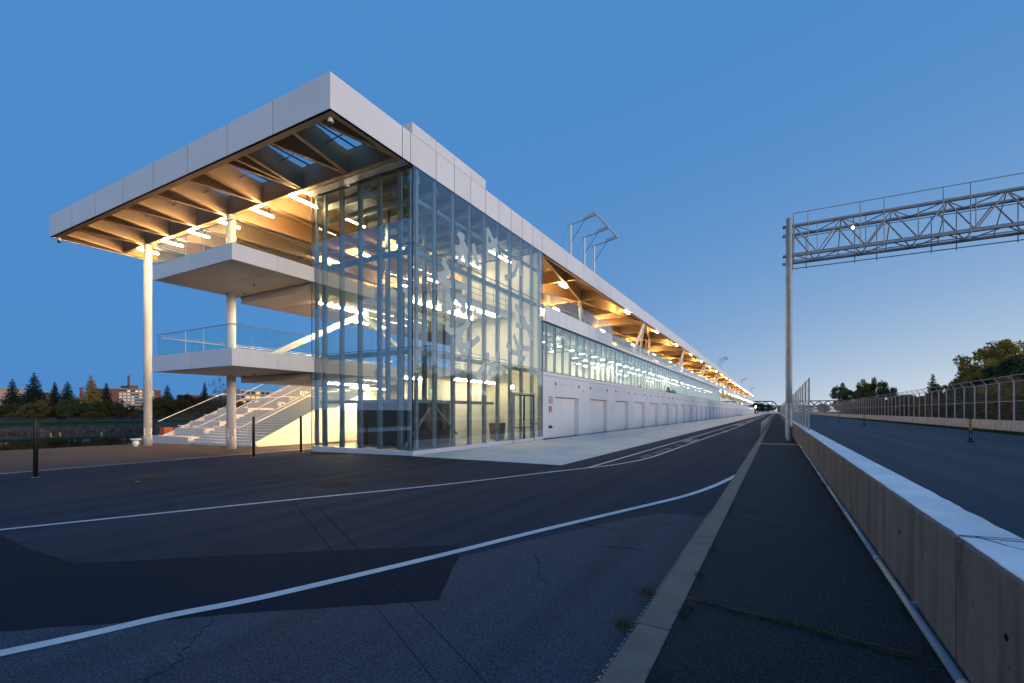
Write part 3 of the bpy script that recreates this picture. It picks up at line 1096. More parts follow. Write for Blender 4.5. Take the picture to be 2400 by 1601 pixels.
# entrance doors
dfr = part('entrance_door', B().box(XF - .06, XF + .03, 23.62, 23.74, -.0, 2.95).box(XF - .06, XF + .03, 26.33, 26.42, 0, 2.95).box(XF - .06, XF + .03, 23.74, 26.33, 2.86, 2.95), 'door_frame', hall)
for ya, yb in ((23.76, 25.03), (25.05, 26.31)):
    f_ = B()
    f_.box(XF - .04, XF + .015, ya, ya + .06, .02, 2.84).box(XF - .04, XF + .015, yb - .06, yb, .02, 2.84)
    f_.box(XF - .04, XF + .015, ya + .06, yb - .06, .02, .12).box(XF - .04, XF + .015, ya + .06, yb - .06, 2.77, 2.84).box(XF - .04, XF + .015, ya + .06, yb - .06, .86, .91)
    part('door_leaf', f_, 'black', hall)
    part('door_pane', B().box(XF - .02, XF - .005, ya + .06, yb - .06, .12, 2.77), 'glass', hall)
for yh in (24.9, 25.2):
    part('door_handle', B().tube((XF + .07, yh, .95), (XF + .07, yh, 1.3), .014, k=6).tube((XF + .01, yh, 1.0), (XF + .07, yh, 1.0), .01, k=5).tube((XF + .01, yh, 1.25), (XF + .07, yh, 1.25), .01, k=5), 'wire_light', hall)
part('call_box', B().box(XF, XF + .04, 26.55, 26.63, 1.0, 1.14), 'black', hall)

# ---- garage front
NG = 48
g0, gw = 29.56, 4.42
gar = part('garage_front', B().box(-20.5, -13.62, Y1 + .02, YE, -.02, 4.2), 'white_wall', bd)
pier = B().box(-.42, 0, .0, GM - gw - .0, .05, 4.2).box(-.3, -.02, -.012, .0, 2.9, 4.18).mesh('wall_panel', 'white_wall')
lint = B().box(-.42, -.001, .022, gw - .022, 2.84, 4.2).mesh('lintel_panel', 'white_wall')
base_me = B().box(-.41, .02, .012, GM - gw - .012, -.02, .10).mesh('pier_base', 'concrete_base')
dm = B()
for i in range(6):
    dm.box(-.40, -.345, .02, gw - .02, .012 + i * .472, .012 + (i + 1) * .472 - .008)
dm.box(-.405, -.38, .01, gw - .01, 0, 2.85)
door_me = dm.mesh('garage_door', 'panel')
head_me = B().box(-.36, -.30, 0.01, gw - .01, 2.80, 2.845).mesh('door_head', 'dark_metal')
brk = B().box(0, .06, -.07, .07, 3.62, 3.82).box(.06, .10, -.03, .03, 3.66, 3.74).mesh('wall_bracket', 'steel_grey')
cabl = B().tube((.05, 0, 3.74), (.05, gw, 3.70), .006, k=4).mesh('cable', 'steel_grey')
wl = B().box(0, .16, -.14, .14, 3.42, 3.52).box(.0, .05, -.05, .05, 3.36, 3.42).mesh('wall_lamp', 'pole_white')
part('wall_panel', B().box(XF - .42, XF, Y1 + .03, g0 - .008, .12, 4.2), 'white_wall', gar)
for i in range(NG):
    ya = g0 + i * GM
    obj('lintel_panel', lint, gar, (XF, ya, 0))
    obj('wall_panel', pier, gar, (XF, ya + gw, 0))
    obj('garage_door', door_me, gar, (XF, ya, .004))
    if i < 24:
        obj('pier_base', base_me, gar, (XF, ya + gw, 0))
        obj('door_head', head_me, gar, (XF, ya, 0))
        obj('wall_bracket', brk, gar, (XF, ya + .02, 0))
        obj('wall_bracket', brk, gar, (XF, ya + gw - .02, 0))
        obj('cable', cabl, gar, (XF, ya, 0))
        if i % 3 == 0:
            obj('wall_lamp', wl, gar, (XF, ya + gw + .95, 0))
fl_me = B().box(0, .14, -.10, .10, 3.28, 3.36).mesh('lit_wall_lamp', 'lamp_small')
for i in range(38, NG):
    obj('lit_wall_lamp', fl_me, gar, (XF, g0 + i * GM - 1.2, 0))
part('sill_ledge', B().box(XF - .3, XF + .03, Y1 + .02, YE, 4.22, 4.44), 'panel', gar)
lv = B()
for i in range(6):
    lv.box(XF, XF + .015, 28.5, 29.15, 2.38 + i * .085, 2.43 + i * .085)
part('wall_louver', lv, 'steel_grey', gar)
sg = part('hydrant_sign', B().box(XF, XF + .012, 28.55, 28.98, 1.78, 2.2), 'red_sign', gar)
part('sign_mark', B().box(XF + .0125, XF + .016, 28.72, 28.81, 2.02, 2.15).box(XF + .0125, XF + .016, 28.74, 28.79, 1.92, 2.02).poly([(XF + .0145, 28.66, 1.81), (XF + .0145, 28.87, 1.81), (XF + .0145, 28.765, 1.94)]), 'pole_white', gar)
part('hose_coupling', B().tube((XF, 28.65, .8), (XF + .12, 28.65, .76), .05).tube((XF, 28.85, .8), (XF + .12, 28.85, .76), .05).box(XF, XF + .03, 28.5, 28.98, .72, .9), 'dark_metal', gar)

# ---- office window band
band = part('window_band', B().box(XF - .10, XF - .02, Y1 + .02, 137.9, 4.44, 4.50).box(XF - .10, XF - .02, Y1 + .02, 137.9, 7.60, 7.66), 'frame', bd)
wy = [27.72, 28.31]
while wy[-1] < 136.8:
    wy.append(wy[-1] + 1.386)
wy.append(137.9)
pane_me = pane_mesh(B().box(-.05, -.03, .011, 1.375, 4.5, 7.6), 'glass_office', 5)
mul_me = B().box(-.06, -.012, -.011, .011, 4.5, 7.6).mesh('mullion', 'frame')
fin_me = B().box(-.20, -.10, -.035, .035, 4.45, 7.6).mesh('fin', 'fin')
for i, ya in enumerate(wy[:-1]):
    if abs(wy[i + 1] - ya - 1.386) < .02:
        obj('pane', pane_me, band, (XF, ya, 0))
    else:
        obj('pane', pane_mesh(B().box(XF - .05, XF - .03, ya + .011, wy[i + 1] - .011, 4.5, 7.6), 'glass_office', 5), band)
    obj('mullion', mul_me, band, (XF, ya, 0))
    obj('fin', fin_me, band, (XF, ya, 0))
# office interior
part('office_floor', B().box(-20.5, XF - .11, Y1 + .05, 137.9, 4.205, 4.42), 'floor_int', band)
part('office_ceiling', B().box(-20.5, XF - .11, Y1 + .05, 137.9, 7.62, 7.72), 'ceiling_dark', band)
part('office_back_wall', B().box(-20.6, -20.45, Y1 + .05, 137.9, 4.42, 7.62), 'cream', band)
part('office_end_wall', B().box(-20.45, XF - .06, 137.8, 137.95, 4.42, 7.62), 'cream', band)
ob = B().box(-20.4, -14.2, 0, .07, 7.18, 7.30).mesh('ceiling_batten', 'steel_grey')
ol = B().box(-.2, .2, -.065, .065, 7.02, 7.06).mesh('office_lamp', 'lamp_office')
for i in range(40):
    obj('ceiling_batten', ob, band, (0, 28.5 + i * 2.772, 0))
    for xx in (-15.2, -17.2, -19.2):
        obj('office_lamp', ol, band, (xx + random.uniform(-.2, .2), 29.3 + i * 2.772, 0))
for i in range(7):
    ya = 40 + i * 15
    part('office_partition', B().box(-20.4, -16.5, ya, ya + .12, 4.42, 7.6), 'cream', band)

# ---- level 3 terrace on the pit side
up = part('pit_terrace', B().box(-25.6, XF + .0, Y1 + .02, YE, 7.75, 8.0), 'panel', bd)
yy = 27.9
while yy < 42.2:
    part('parapet_panel', B().box(XF - .02, XF + .05, yy + .006, min(yy + 1.2, 42.3) - .022, 7.76, 8.80), 'panel', up)
    yy += 1.2
part('parapet_end', B().box(XF - .9, XF - .03, 42.2, 42.28, 8.0, 9.1), 'panel', up)
for i in range(10):
    part('guard_pane', B().box(XF - .01, XF + .01, 27.92 + i * 1.44, 27.92 + (i + 1) * 1.44 - .02, 8.82, 9.83), 'glass_guard', up)
gp = B().box(-.01, .01, .01, 2.75, 8.02, 9.12).mesh('guard_pane', 'glass_guard')
gpost = B().box(-.02, .02, -.02, .02, 8.0, 9.15).mesh('guard_post', 'pole_white')
i = 0
while 42.4 + i * 2.772 < YE - 3:
    obj('guard_pane', gp, up, (XF - .28, 42.4 + i * 2.772, 0))
    if i % 2 == 0:
        obj('guard_post', gpost, up, (XF - .5, 42.4 + i * 2.772, 0))
    i += 1
part('guard_rail', B().box(XF - .30, XF - .26, 42.4, YE, 9.12, 9.15), 'steel_grey', up)
part('slab_edge', B().box(XF, XF + .04, 42.4, YE, 7.78, 7.98), 'panel', up)
part('lounge_wall', B().box(-21.2, -21.0, 30, YE, 8.0, 12.2), 'cream', up)
# inverted V supports
for i in range(12):
    ya = 55.7 + i * 27.72
    if ya > YE - 4:
        break
    part('v_support', B().tube((XF - .35, ya, 12.17), (-14.75, ya - 1.0, 8.0), .14, .17, 10), 'white_paint', up)
    part('v_support', B().tube((XF - .35, ya + .1, 12.17), (-15.3, ya + 4.4, 8.0), .13, .16, 10), 'white_paint', up)
    part('v_support', B().tube((-16.1, ya - 13.86, 12.2), (-16.3, ya - 13.4, 8.0), .13, .13, 10), 'white_paint', up)
# open gallery beyond the offices on level 2
gal = part('open_gallery', B().box(-20.5, XF - .1, 138, YE, 4.2, 4.42), 'floor_int', bd)
part('gallery_wall', B().box(-19.2, -19.0, 138, YE, 4.42, 7.7), 'cream', gal)
for i in range(80):
    ya = 139 + i * 2.8
    if ya > YE - 3:
        break
    part('guard_pane', B().box(XF - .05, XF - .03, ya, ya + 2.76, 4.45, 5.5), 'glass_guard', gal)
for i in range(17):
    part('gallery_column', B().tube((-14.4, 140 + i * 13.86, 4.4), (-14.4, 140 + i * 13.86, 7.75), .15, k=8), 'white_paint', gal)

# ------------------------------------------------------------------ lamps hung under the roof
tube_me = B().tube((0, -.55, 0), (0, .55, 0), .055, k=8).mesh('tube', 'lamp_warm')
body_me = B().box(-.022, .022, -.6, .6, .07, .11).box(-.02, .02, -.35, -.31, .13, .6).box(-.02, .02, .31, .35, .13, .6).mesh('housing', 'dark_metal')
tube2_me = B().tube((0, -.6, 0), (0, .6, 0), .075, k=8).mesh('tube', 'lamp_pit')


def lamp(label, loc, tm, group):
    o = thing('linear_lamp', label, 'lamp', loc, group)
    a = obj('tube', tm, o, loc)
    obj('housing', body_me, o, loc)
    return o


ci = 0
for k_, xk in enumerate([q for q in nodes if q < -19]):
    lamp('bright tube lamp just behind the canopy column beam, %s from the glass hall' % ordinal(k_), (xk - .76, 14.92, 12.05), tube_me, 'tube lamps under the end canopy')
for r_, yr in enumerate((22.6, 29.6, 36.5, 43.4)):
    for k_, xk in enumerate((-20.8, -23.8, -26.8, -29.8, -32.8, -35.6)):
        lamp('tube lamp deep under the end canopy, %s row back, %s from the glass hall' % (ordinal(r_ + 1), ordinal(k_)), (xk, yr, 12.22), tube_me, 'tube lamps under the end canopy')
lamp('first tube lamp under the pit side eaves, next to the glass hall', (-15.2, 35.6, 12.1), tube2_me, 'tube lamps along the pit side eaves')
for i in range(23):
    ya = 48.4 + i * 13.86
    if ya > YE - 2:
        break
    lamp('tube lamp at the edge of the pit side eaves, %s from the glass hall' % ordinal(i), (XF - .30, ya, 12.08), tube2_me, 'tube lamps along the pit side eaves')
for i in range(23):
    ya = 41.5 + i * 13.86
    if ya > YE - 2:
        break
    lamp('tube lamp over the pit side terrace behind the supports, %s from the glass hall' % ordinal(i), (-18.4, ya, 11.6), tube2_me, 'tube lamps over the pit side terrace')
gl_me = B().tube((0, -.5, 0), (0, .5, 0), .09, k=8).mesh('tube', 'lamp_pit')
for i in range(16):
    lamp('tube lamp under the open gallery ceiling, %s from the office windows' % ordinal(i), (XF - .45, 143 + i * 13.86, 7.45), gl_me, 'tube lamps in the open gallery')

# ------------------------------------------------------------------ grandstand stair
st = thing('grandstand_stair', 'broad white stair with bleacher steps, handrails and glass side guards', 'stair', (-31, 16.2, gz(-31)))
SX0, SXM, SX1 = -36.4, -32.66, -25.75
SY = 16.12
RUN, RISE = 0.323, 0.1525
zg = gz(-31)


def slope_y(z_):
    return z_


land_y = SY + 13 * RUN          # start of the landing
LAND = 1.30


def step_pos(i):
    return SY + i * RUN + (LAND if i >= 14 else 0)


N_STEP = 31
z_first = -0.05
for i in range(N_STEP):
    y_ = step_pos(i)
    zt = z_first + i * RISE
    ye = step_pos(i + 1) + .03 if i < N_STEP - 1 else 28.0
    part('step', B().box(SXM + .01, SX1 - .02, y_, ye, zt - RISE - .03, zt), 'stair_white', st)
bl = 0
i = 1
while i < N_STEP:
    y_ = step_pos(max(0, i - 1)) if i > 1 else SY - .02
    zt = z_first + (i + 1) * RISE if i > 1 else 0.20
    ye = step_pos(min(i + 2, N_STEP - 1)) + .06
    x0_ = SX0 - .85 if bl == 0 else SX0
    part('bleacher_step', B().box(x0_, SXM, y_, ye, (zt - .52) if bl else -.40, zt), 'stair_white', st)
    i += 3
    bl += 1


def zline(y_):
    # nosing height along the stair
    if y_ < step_pos(13):
        return z_first + (y_ - SY) / RUN * RISE
    if y_ < step_pos(14):
        return z_first + 13 * RISE
    return z_first + 13 * RISE + (y_ - step_pos(14) + RUN) / RUN * RISE


ytop = step_pos(N_STEP - 1)
brk_y = [SY, step_pos(13), step_pos(14) - RUN * .6, ytop]
# side walls
for xa, xb, nm in ((SX1, SX1 + .12, 'side_wall'), (SX0 - .16, SX0 - .04, 'side_wall')):
    mb = B()
    prof_ = [(SY + .25, gz(xa) - .05)] + [(y_, zline(y_) + .02) for y_ in brk_y] + [(ytop + 2, 4.3), (ytop + 2, gz(xa) - .05)]
    k = len(prof_)
    vs = [(xa, y_, z_) for y_, z_ in prof_] + [(xb, y_, z_) for y_, z_ in prof_]
    fs = [tuple(range(k)), tuple(range(2 * k - 1, k - 1, -1))] + [(j, k + j, k + (j + 1) % k, (j + 1) % k) for j in range(k)]
    mb.add(vs, fs)
    part(nm, mb, 'cream', st)
    sb = B()
    for a, b_ in zip(brk_y, brk_y[1:]):
        sb.bar((xb + .01, a, zline(a) + .06), (xb + .01, b_, zline(b_) + .06), .10, .16)
    part('stringer', sb, 'white_paint', st)
# glass guards
for xg, nm in ((SX1 + .05, 'right'), (SX0 - .10, 'left')):
    edges = [SY - .1]
    while edges[-1] + 1.35 < ytop:
        edges.append(edges[-1] + 1.35)
    edges.append(ytop)
    for a, b_ in zip(edges, edges[1:]):
        a2, b2 = a + .01, b_ - .01
        za, zb_ = zline(a2), zline(b2)
        mb = B()
        mb.add([(xg - .007, a2, za + .12), (xg - .007, b2, zb_ + .12), (xg - .007, b2, zb_ + 1.18), (xg - .007, a2, za + 1.18),
                (xg + .007, a2, za + .12), (xg + .007, b2, zb_ + .12), (xg + .007, b2, zb_ + 1.18), (xg + .007, a2, za + 1.18)],
               [(0, 1, 2, 3), (7, 6, 5, 4), (0, 4, 5, 1), (1, 5, 6, 2), (2, 6, 7, 3), (3, 7, 4, 0)])
        part('guard_pane', mb, 'glass_stair', st)
    rl = B()
    for a, b_ in zip(brk_y, brk_y[1:]):
        rl.tube((xg, a, zline(a) + 1.21), (xg, b_, zline(b_) + 1.21), .028, k=8)
    part('guard_rail', rl, 'white_paint', st)
# handrails with posts
for xr in (-33.4, -31.6, -29.4, -27.2):
    rl = B()
    ya = SY + .1
    rl.tube((xr, ya - .35, zline(ya) + .92), (xr, ya, zline(ya) + .92), .022, k=8)
    for a, b_ in zip([ya] + brk_y[1:], brk_y[1:]):
        rl.tube((xr, a, zline(a) + .92), (xr, b_, zline(b_) + .92), .022, k=8)
    part('handrail', rl, 'white_paint', st)
    yp = SY + .5
    while yp < ytop:
        part('rail_post', B().tube((xr, yp, zline(yp) - .1), (xr, yp, zline(yp) + .91), .02, k=6), 'steel_grey', st)
        yp += 1.75

# ------------------------------------------------------------------ bollards, white pedestal, orange cabinet
for (x, y), lab in zip(((-18.82, 5.2), (-19.12, 11.95), (-19.38, 14.4)),
                       ('slim black bollard post standing alone near the left frame edge', 'slim black bollard post in front of the white stair', 'slim black bollard post closest to the glass hall')):
    bo = thing('bollard_post', lab, 'bollard', (x, y, gz(x)), 'black bollard posts in front of the plaza')
    part('post', B().lathe((x, y), [(.055, gz(x)), (.055, gz(x) + 1.68), (.045, gz(x) + 1.71), (.0, gz(x) + 1.715)], 14), 'black', bo, True)
    part('base_plate', B().lathe((x, y), [(.09, gz(x)), (.09, gz(x) + .012)], 14), 'steel_grey', bo)
px_, py_ = -33.3, 13.55
pd = thing('white_pedestal', 'small white urn shaped mooring post beside the tall white column', 'mooring post', (px_, py_, gz(px_)))
part('body', B().lathe((px_, py_), [(.10, gz(px_)), (.10, gz(px_) + .06), (.15, gz(px_) + .10), (.19, gz(px_) + .22), (.14, gz(px_) + .34), (.13, gz(px_) + .38)], 18), 'pole_white', pd, True)
part('cap', B().lathe((px_, py_), [(.13, gz(px_) + .38), (.25, gz(px_) + .42), (.27, gz(px_) + .46), (.25, gz(px_) + .49)], 18), 'pole_white', pd, True)
oc = thing('orange_cabinet', 'small orange cabinet standing behind the tall white column', 'cabinet', (-38.6, 17.6, -.5))
part('body', B().box(-38.9, -38.3, 17.3, 17.9, -.6, .62), 'orange', oc)
part('lid', B().box(-38.93, -38.27, 17.27, 17.93, .621, .68), 'orange', oc)

# security cameras under the roof corners
for (x, y), lab in (((XF - .05 - .35, RY + .35), 'white dome camera under the roof corner nearest the pit lane'), ((RX + .45, RY + .3), 'white dome camera under the roof corner nearest the water')):
    cm = thing('dome_camera', lab, 'camera', (x, y, 12.1), 'dome cameras under the roof corners')
    part('housing', B().lathe((x, y), [(.03, 12.16), (.06, 12.13), (.10, 12.02), (.11, 11.93)], 16), 'pole_white', cm, True)
    part('dome', B().lathe((x, y), [(.095, 11.93), (.085, 11.86), (.05, 11.81), (.01, 11.795)], 16), 'black', cm, True)

# ------------------------------------------------------------------ roof mast frames (banner frames)
def mast_frame(ys_, x, zt, lab, rail):
    o = thing('mast_frame', lab, 'mast frame', (x, ys_[0], ZT - .15), 'steel mast frames on the roof')
    for y in ys_:
        part('mast', B().tube((x, y, ZT - .17), (x, y, zt), .11, .09, 10), 'pole_white', o)
        part('arm', B().bar((x - .2, y, zt + .02), (x + 1.5, y, zt + .28), .10, .12).bar((x + 1.3, y - .12, zt + .36), (x + 2.4, y - .12, zt + .53), .05, .22).bar((x + 1.3, y + .12, zt + .36), (x + 2.4, y + .12, zt + .53), .05, .22), 'mast_grey', o)
        part('brace', B().tube((x, y, zt - 1.6), (x + 1.35, y, zt + .2), .025, k=6), 'dark_metal', o)
        part('stay', B().tube((x - .15, y, zt), (x - 2.6, y, ZT - .1), .008, k=5), 'dark_metal', o)
    if rail:
        part('top_rail', B().tube((x + 2.35, ys_[0] - .3, zt + .62), (x + 2.35, ys_[-1] + .5, zt + .62), .075, k=10), 'mast_grey', o)
    return o


mast_frame((40.2, 43.75, 46.55), -16.4, 18.85, 'steel three mast frame on the roof above the nearest garages', True)
mast_frame((186, 190, 194), -18.2, 20.9, 'small distant three mast frame on the roof, midway along the building', True)
mast_frame((300, 304), -17.5, 20.0, 'tiny distant mast frame on the roof, nearer to the far end', True)
mast_frame((352, 356), -15.0, 17.0, 'tiniest mast frame at the far end of the roof', True)

# ------------------------------------------------------------------ pit wall, cable pipe, fence and railing
pw = thing('pit_wall', 'low concrete pit wall with white painted top along the walkway', 'wall', (1.28, 20, 0))
seg = [-3.5, 4.38, 12.4, 20.4, 28.4, 36.4, 44.4, 52.4, 60.4, 100, 200, 400]
for a, b_ in zip(seg, seg[1:]):
    mb = B()
    n_ = max(2, int((b_ - a) / .5)) if a < 30 else 2
    n_ = min(n_, 24)
    L = []
    for i in range(n_ + 1):
        y_ = a + .012 + (b_ - a - .024) * i / n_
        e = random.uniform(-.006, .006) if a < 30 else 0
        L.append([(1.09, y_, -.05), (1.09 + e * .4, y_, .955 + e), (1.105 + e, y_, .972), (1.455 + e, y_, .972), (1.47, y_, .955 + e), (1.47, y_, -.05)])
    vs = [p for r_ in L for p in r_]
    fs = []
    for i in range(n_):
        for j in range(5):
            fs.append((i * 6 + j, (i + 1) * 6 + j, (i + 1) * 6 + j + 1, i * 6 + j + 1))
    fs.append((0, 1, 2, 3, 4, 5))
    fs.append(tuple(n_ * 6 + j for j in (5, 4, 3, 2, 1, 0)))
    mb.add(vs, fs)
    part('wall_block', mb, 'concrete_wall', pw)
    # painted cap with an uneven edge
    cp = B()
    prev = None
    for i in range(n_ * 3 + 1):
        y_ = a + .014 + (b_ - a - .028) * i / (n_ * 3)
        cur = ((1.104 + random.uniform(0, .010) + (.008 if random.random() < .1 else 0), y_), (1.458 - random.uniform(-.004, .008) - (.012 if random.random() < .1 else 0), y_))
        if prev:
            cp.add([(prev[0][0], prev[0][1], .9745), (prev[1][0], prev[1][1], .9745), (cur[1][0], cur[1][1], .9745), (cur[0][0], cur[0][1], .9745),
                    (prev[0][0], prev[0][1], .984), (prev[1][0], prev[1][1], .984), (cur[1][0], cur[1][1], .984), (cur[0][0], cur[0][1], .984)],
                   [(3, 2, 1, 0), (4, 5, 6, 7), (0, 4, 7, 3), (1, 2, 6, 5)])
        prev = cur
    part('painted_top', cp, 'cap_paint', pw)
ck = B()
for a, b_ in (((1.11, 4.40), (1.24, 4.43)), ((1.24, 4.43), (1.47, 4.46)), ((1.20, 4.42), (1.29, 4.22)), ((1.29, 4.22), (1.36, 4.12)), ((1.36, 4.12), (1.47, 4.0))):
    ck.beam(a, b_, random.uniform(.006, .016), .9842, .9856)
part('crack', ck, 'black', pw)
for yy in (2.2, 3.55, 6.1, 8.9, 11.6, 14.5, 17.5):
    part('form_hole', B().tube((1.086, yy, .62), (1.12, yy, .62), .020, k=10), 'tar', pw)
cpipe = thing('cable_conduit', 'grey plastic conduit running along the foot of the pit wall', 'conduit', (1.05, 10, .06))
yy = -2.0
while yy < 40:
    part('pipe', B().tube((1.045, yy, .095), (1.045, yy + 2.98, .095), .033, k=10), 'conduit', cpipe, True)
    part('coupling', B().tube((1.045, yy + 2.9, .095), (1.045, yy + 3.06, .095), .038, k=10), 'conduit', cpipe, True)
    part('clamp', B().box(1.035, 1.09, yy + 1.4, yy + 1.43, .058, .15), 'steel_grey', cpipe)
    yy += 3.0

pf = thing('pit_wall_fence', 'tall galvanised mesh fence standing on the pit wall beyond the gantry post', 'fence', (1.3, 30, .98))
fy = [25.5, 28.6, 31.7, 34.8, 37.8, 40.6] + [43.6 + 3 * i for i in range(60)]
mesh_panels = B().quad((0, .04, 0), (0, 2.96, 0), (0, 2.96, 2.3), (0, .04, 2.3)).mesh('mesh_panel', 'fence_mesh_pit')
for i, y in enumerate(fy):
    part('post', B().box(1.27, 1.33, y - .03, y + .03, .97, 3.38), 'galv', pf)
    if i + 1 < len(fy):
        obj('mesh_panel', mesh_panels, pf, (1.30, y, 1.03))
for z_ in (1.03, 2.2, 3.33):
    part('rail', B().box(1.285, 1.315, 25.5, fy[-1], z_ - .015, z_ + .015), 'galv', pf)

rlg = thing('kerb_railing', 'low galvanised steel railing along the kerb past the gantry post', 'railing', (-.85, 35, .06))
yy = 34.6
posts = []
while yy < 160:
    posts.append(yy)
    yy += 2.4
for y in posts:
    part('post', B().tube((-.85, y, .05), (-.85, y, 1.15), .028, k=6), 'galv', rlg)
for z_ in (1.13, .62, .22):
    part('rail', B().tube((-.85, 34.6, z_), (-.85, posts[-1], z_), .024, k=6), 'galv', rlg)
bars = B()
for i in range(180):
    bars.tube((-.85, 34.75 + i * .2, .22), (-.85, 34.75 + i * .2, 1.13), .005, k=4, cap=False)
part('infill_bars', bars, 'steel_grey', rlg)['kind'] = 'stuff'

# ------------------------------------------------------------------ gantry
gt = thing('track_gantry', 'grey steel truss gantry spanning the race track from a round post', 'gantry', (.67, 33.2, .055))
GX1 = 17.2
for y, nm in ((33.2, 'front'), (35.3, 'rear')):
    ps = part('post', B().tube((.67, y, 2.33), (.67, y, 13.5), .165, k=18).tube((.67, y, 13.5), (.67, y, 13.53), .17, k=18), 'steel_grey', gt, False)
    part('sleeve', B().tube((.67, y, .07), (.67, y, 2.33), .185, k=18), 'galv', ps)
    part('base_flange', B().tube((.67, y, .055), (.67, y, .09), .30, k=18), 'dark_metal', ps)
    for a in range(6):
        part('anchor_bolt', B().tube((.67 + .25 * math.cos(a), y + .25 * math.sin(a), .09), (.67 + .25 * math.cos(a), y + .25 * math.sin(a), .17), .025, k=6), 'dark_metal', ps)
    ps2 = part('post', B().tube((GX1 - .2, y, .0), (GX1 - .2, y, 13.5), .165, k=14), 'steel_grey', gt)
for y in (33.2, 35.3):
    yo = y + (.2 if y < 34 else -.2)
    part('top_chord', B().tube((.33, yo, 13.12), (GX1, yo, 13.12), .10, k=12), 'steel_grey', gt)
    part('bottom_chord', B().tube((.33, yo, 11.32), (GX1, yo, 11.32), .09, k=12), 'steel_grey', gt)
nb = 7
bw = (GX1 - .9) / nb
for y in (33.4, 35.1):
    for i in range(nb):
        xa = .95 + i * bw
        part('diagonal', B().tube((xa, y, 13.1), (xa + bw / 2, y, 11.34), .042, k=6), 'steel_grey', gt)
        part('diagonal', B().tube((xa + bw / 2, y, 11.34), (xa + bw, y, 13.1), .042, k=6), 'steel_grey', gt)
        if y < 34:
            part('sub_strut', B().tube((xa + bw / 2, y, 11.34), (xa + bw / 2, y, 13.1), .025, k=6), 'steel_grey', gt)
for i in range(nb):
    xa = .95 + i * bw
    for z_ in (13.12, 11.32):
        part('cross_brace', B().tube((xa, 33.4, z_), (xa + bw / 2, 35.1, z_), .035, k=6), 'steel_grey', gt)
        part('cross_brace', B().tube((xa + bw / 2, 35.1, z_), (xa + bw, 33.4, z_), .035, k=6), 'steel_grey', gt)
    part('cross_brace', B().tube((xa, 33.4, 13.1), (xa, 35.1, 11.34), .03, k=6), 'steel_grey', gt)
# walkway rails on both sides and the catwalk tubes
for y, z0, zt in ((33.12, 11.1, 13.78), (35.35, 10.9, 13.0)):
    part('hand_rail', B().tube((.9, y, zt), (GX1, y, zt), .022, k=6).tube((.9, y, z0 + .12), (GX1, y, z0 + .12), .03, k=6), 'steel_grey', gt)
    xx = [.9, 1.64, 4.16, 5.24, 7.74, 8.82, 11.3, 12.4, 14.9, 16]
    for x in xx:
        part('rail_post', B().tube((x, y, z0), (x, y, zt), .026, k=6), 'steel_grey', gt)
part('hand_rail', B().tube((.9, 35.35, 12.0), (GX1, 35.35, 12.0), .02, k=6), 'steel_grey', gt)
part('catwalk', B().box(.9, GX1, 33.5, 33.62, 11.42, 11.46).box(.9, GX1, 34.9, 35.0, 11.42, 11.46), 'steel_grey', gt)
gl = thing('gantry_light', 'small round lit lamp fixed to the gantry truss', 'lamp', (3.9, 33.9, 12.55))
part('bulb', B().lathe((3.9, 33.9), [(.01, 12.51), (.06, 12.53), (.085, 12.58), (.09, 12.61), (.085, 12.64), (.06, 12.69), (.01, 12.71)], 16), 'lamp_small', gl, True)
part('bracket', B().bar((3.9, 33.9, 12.72), (3.9, 33.4, 13.1), .04, .04), 'steel_grey', gl)

# ------------------------------------------------------------------ race track side: delineators, verge, wall, debris fence
DEL = [(10.18, 38.3), (10.06, 76.9), (9.8, 103.2), (9.75, 129.6), (9.55, 153.5), (9.9, 176)]
dn = ['closest', 'second closest', 'third closest', 'fourth closest', 'fifth closest', 'farthest']


def make_delin(x, y, lab):
    o = thing('delineator_post', lab, 'delineator', (x, y, 0), 'delineator posts along the race track')
    return o


proto = None
for (x, y), q in zip(DEL, dn):
    o = make_delin(x, y, 'black delineator post with amber bands on the track, %s of the row' % q)
    if proto is None:
        pm = {}
        pm['post'] = B().box(-.055, .055, -.04, .04, .05, 1.43).box(-.065, .065, -.05, .05, .05, .60).mesh('post', 'black')
        pm['base'] = B().prism([(-.23, -.14), (-.14, -.22), (.14, -.22), (.23, -.14), (.23, .14), (.14, .22), (-.14, .22), (-.23, .14)], 0, .045).prism([(-.15, -.1), (.15, -.1), (.15, .1), (-.15, .1)], .045, .075).mesh('rubber_base', 'black')
        pm['slot'] = B().box(-.02, .02, -.053, -.0505, .28, .52).mesh('slot', 'wire_light')
        pm['bands'] = [B().box(-.048, .048, -.044, .044, .72 + i * .17, .83 + i * .17).mesh('reflective_band', 'amber') for i in range(4)]
        proto = pm
    obj('post', pm['post'], o, (x, y, 0))
    obj('rubber_base', pm['base'], o, (x, y, 0))
    obj('slot', pm['slot'], o, (x, y, 0))
    for bm_ in pm['bands']:
        obj('reflective_band', bm_, o, (x, y, 0))

tw = thing('track_wall', 'long pale concrete wall on the far side of the race track', 'wall', (18.6, 80, 0))
yy = -40
blk = B().box(-.2, .2, .012, 7.988, -.05, 1.0).mesh('wall_block', 'concrete_block')
while yy < 420:
    obj('wall_block', blk, tw, (18.8, yy, 0))
    yy += 8
df = thing('debris_fence', 'tall mesh debris fence with inward leaning top on the pale track wall', 'fence', (18.7, 80, 1.0))
post_me = B().box(-.05, .05, -.05, .05, .95, 4.58).bar((0, 0, 4.55), (-.42, 0, 5.04), .06, .06).mesh('post', 'fence_post')
pan_me = B().quad((0, .06, 1.0), (0, 3.17, 1.0), (0, 3.17, 4.55), (0, .06, 4.55)).mesh('mesh_panel', 'fence_mesh')
pan2_me = B().quad((0, .06, 4.57), (0, 3.17, 4.57), (-.42, 3.17, 5.05), (-.42, .06, 5.05)).mesh('top_panel', 'fence_mesh')
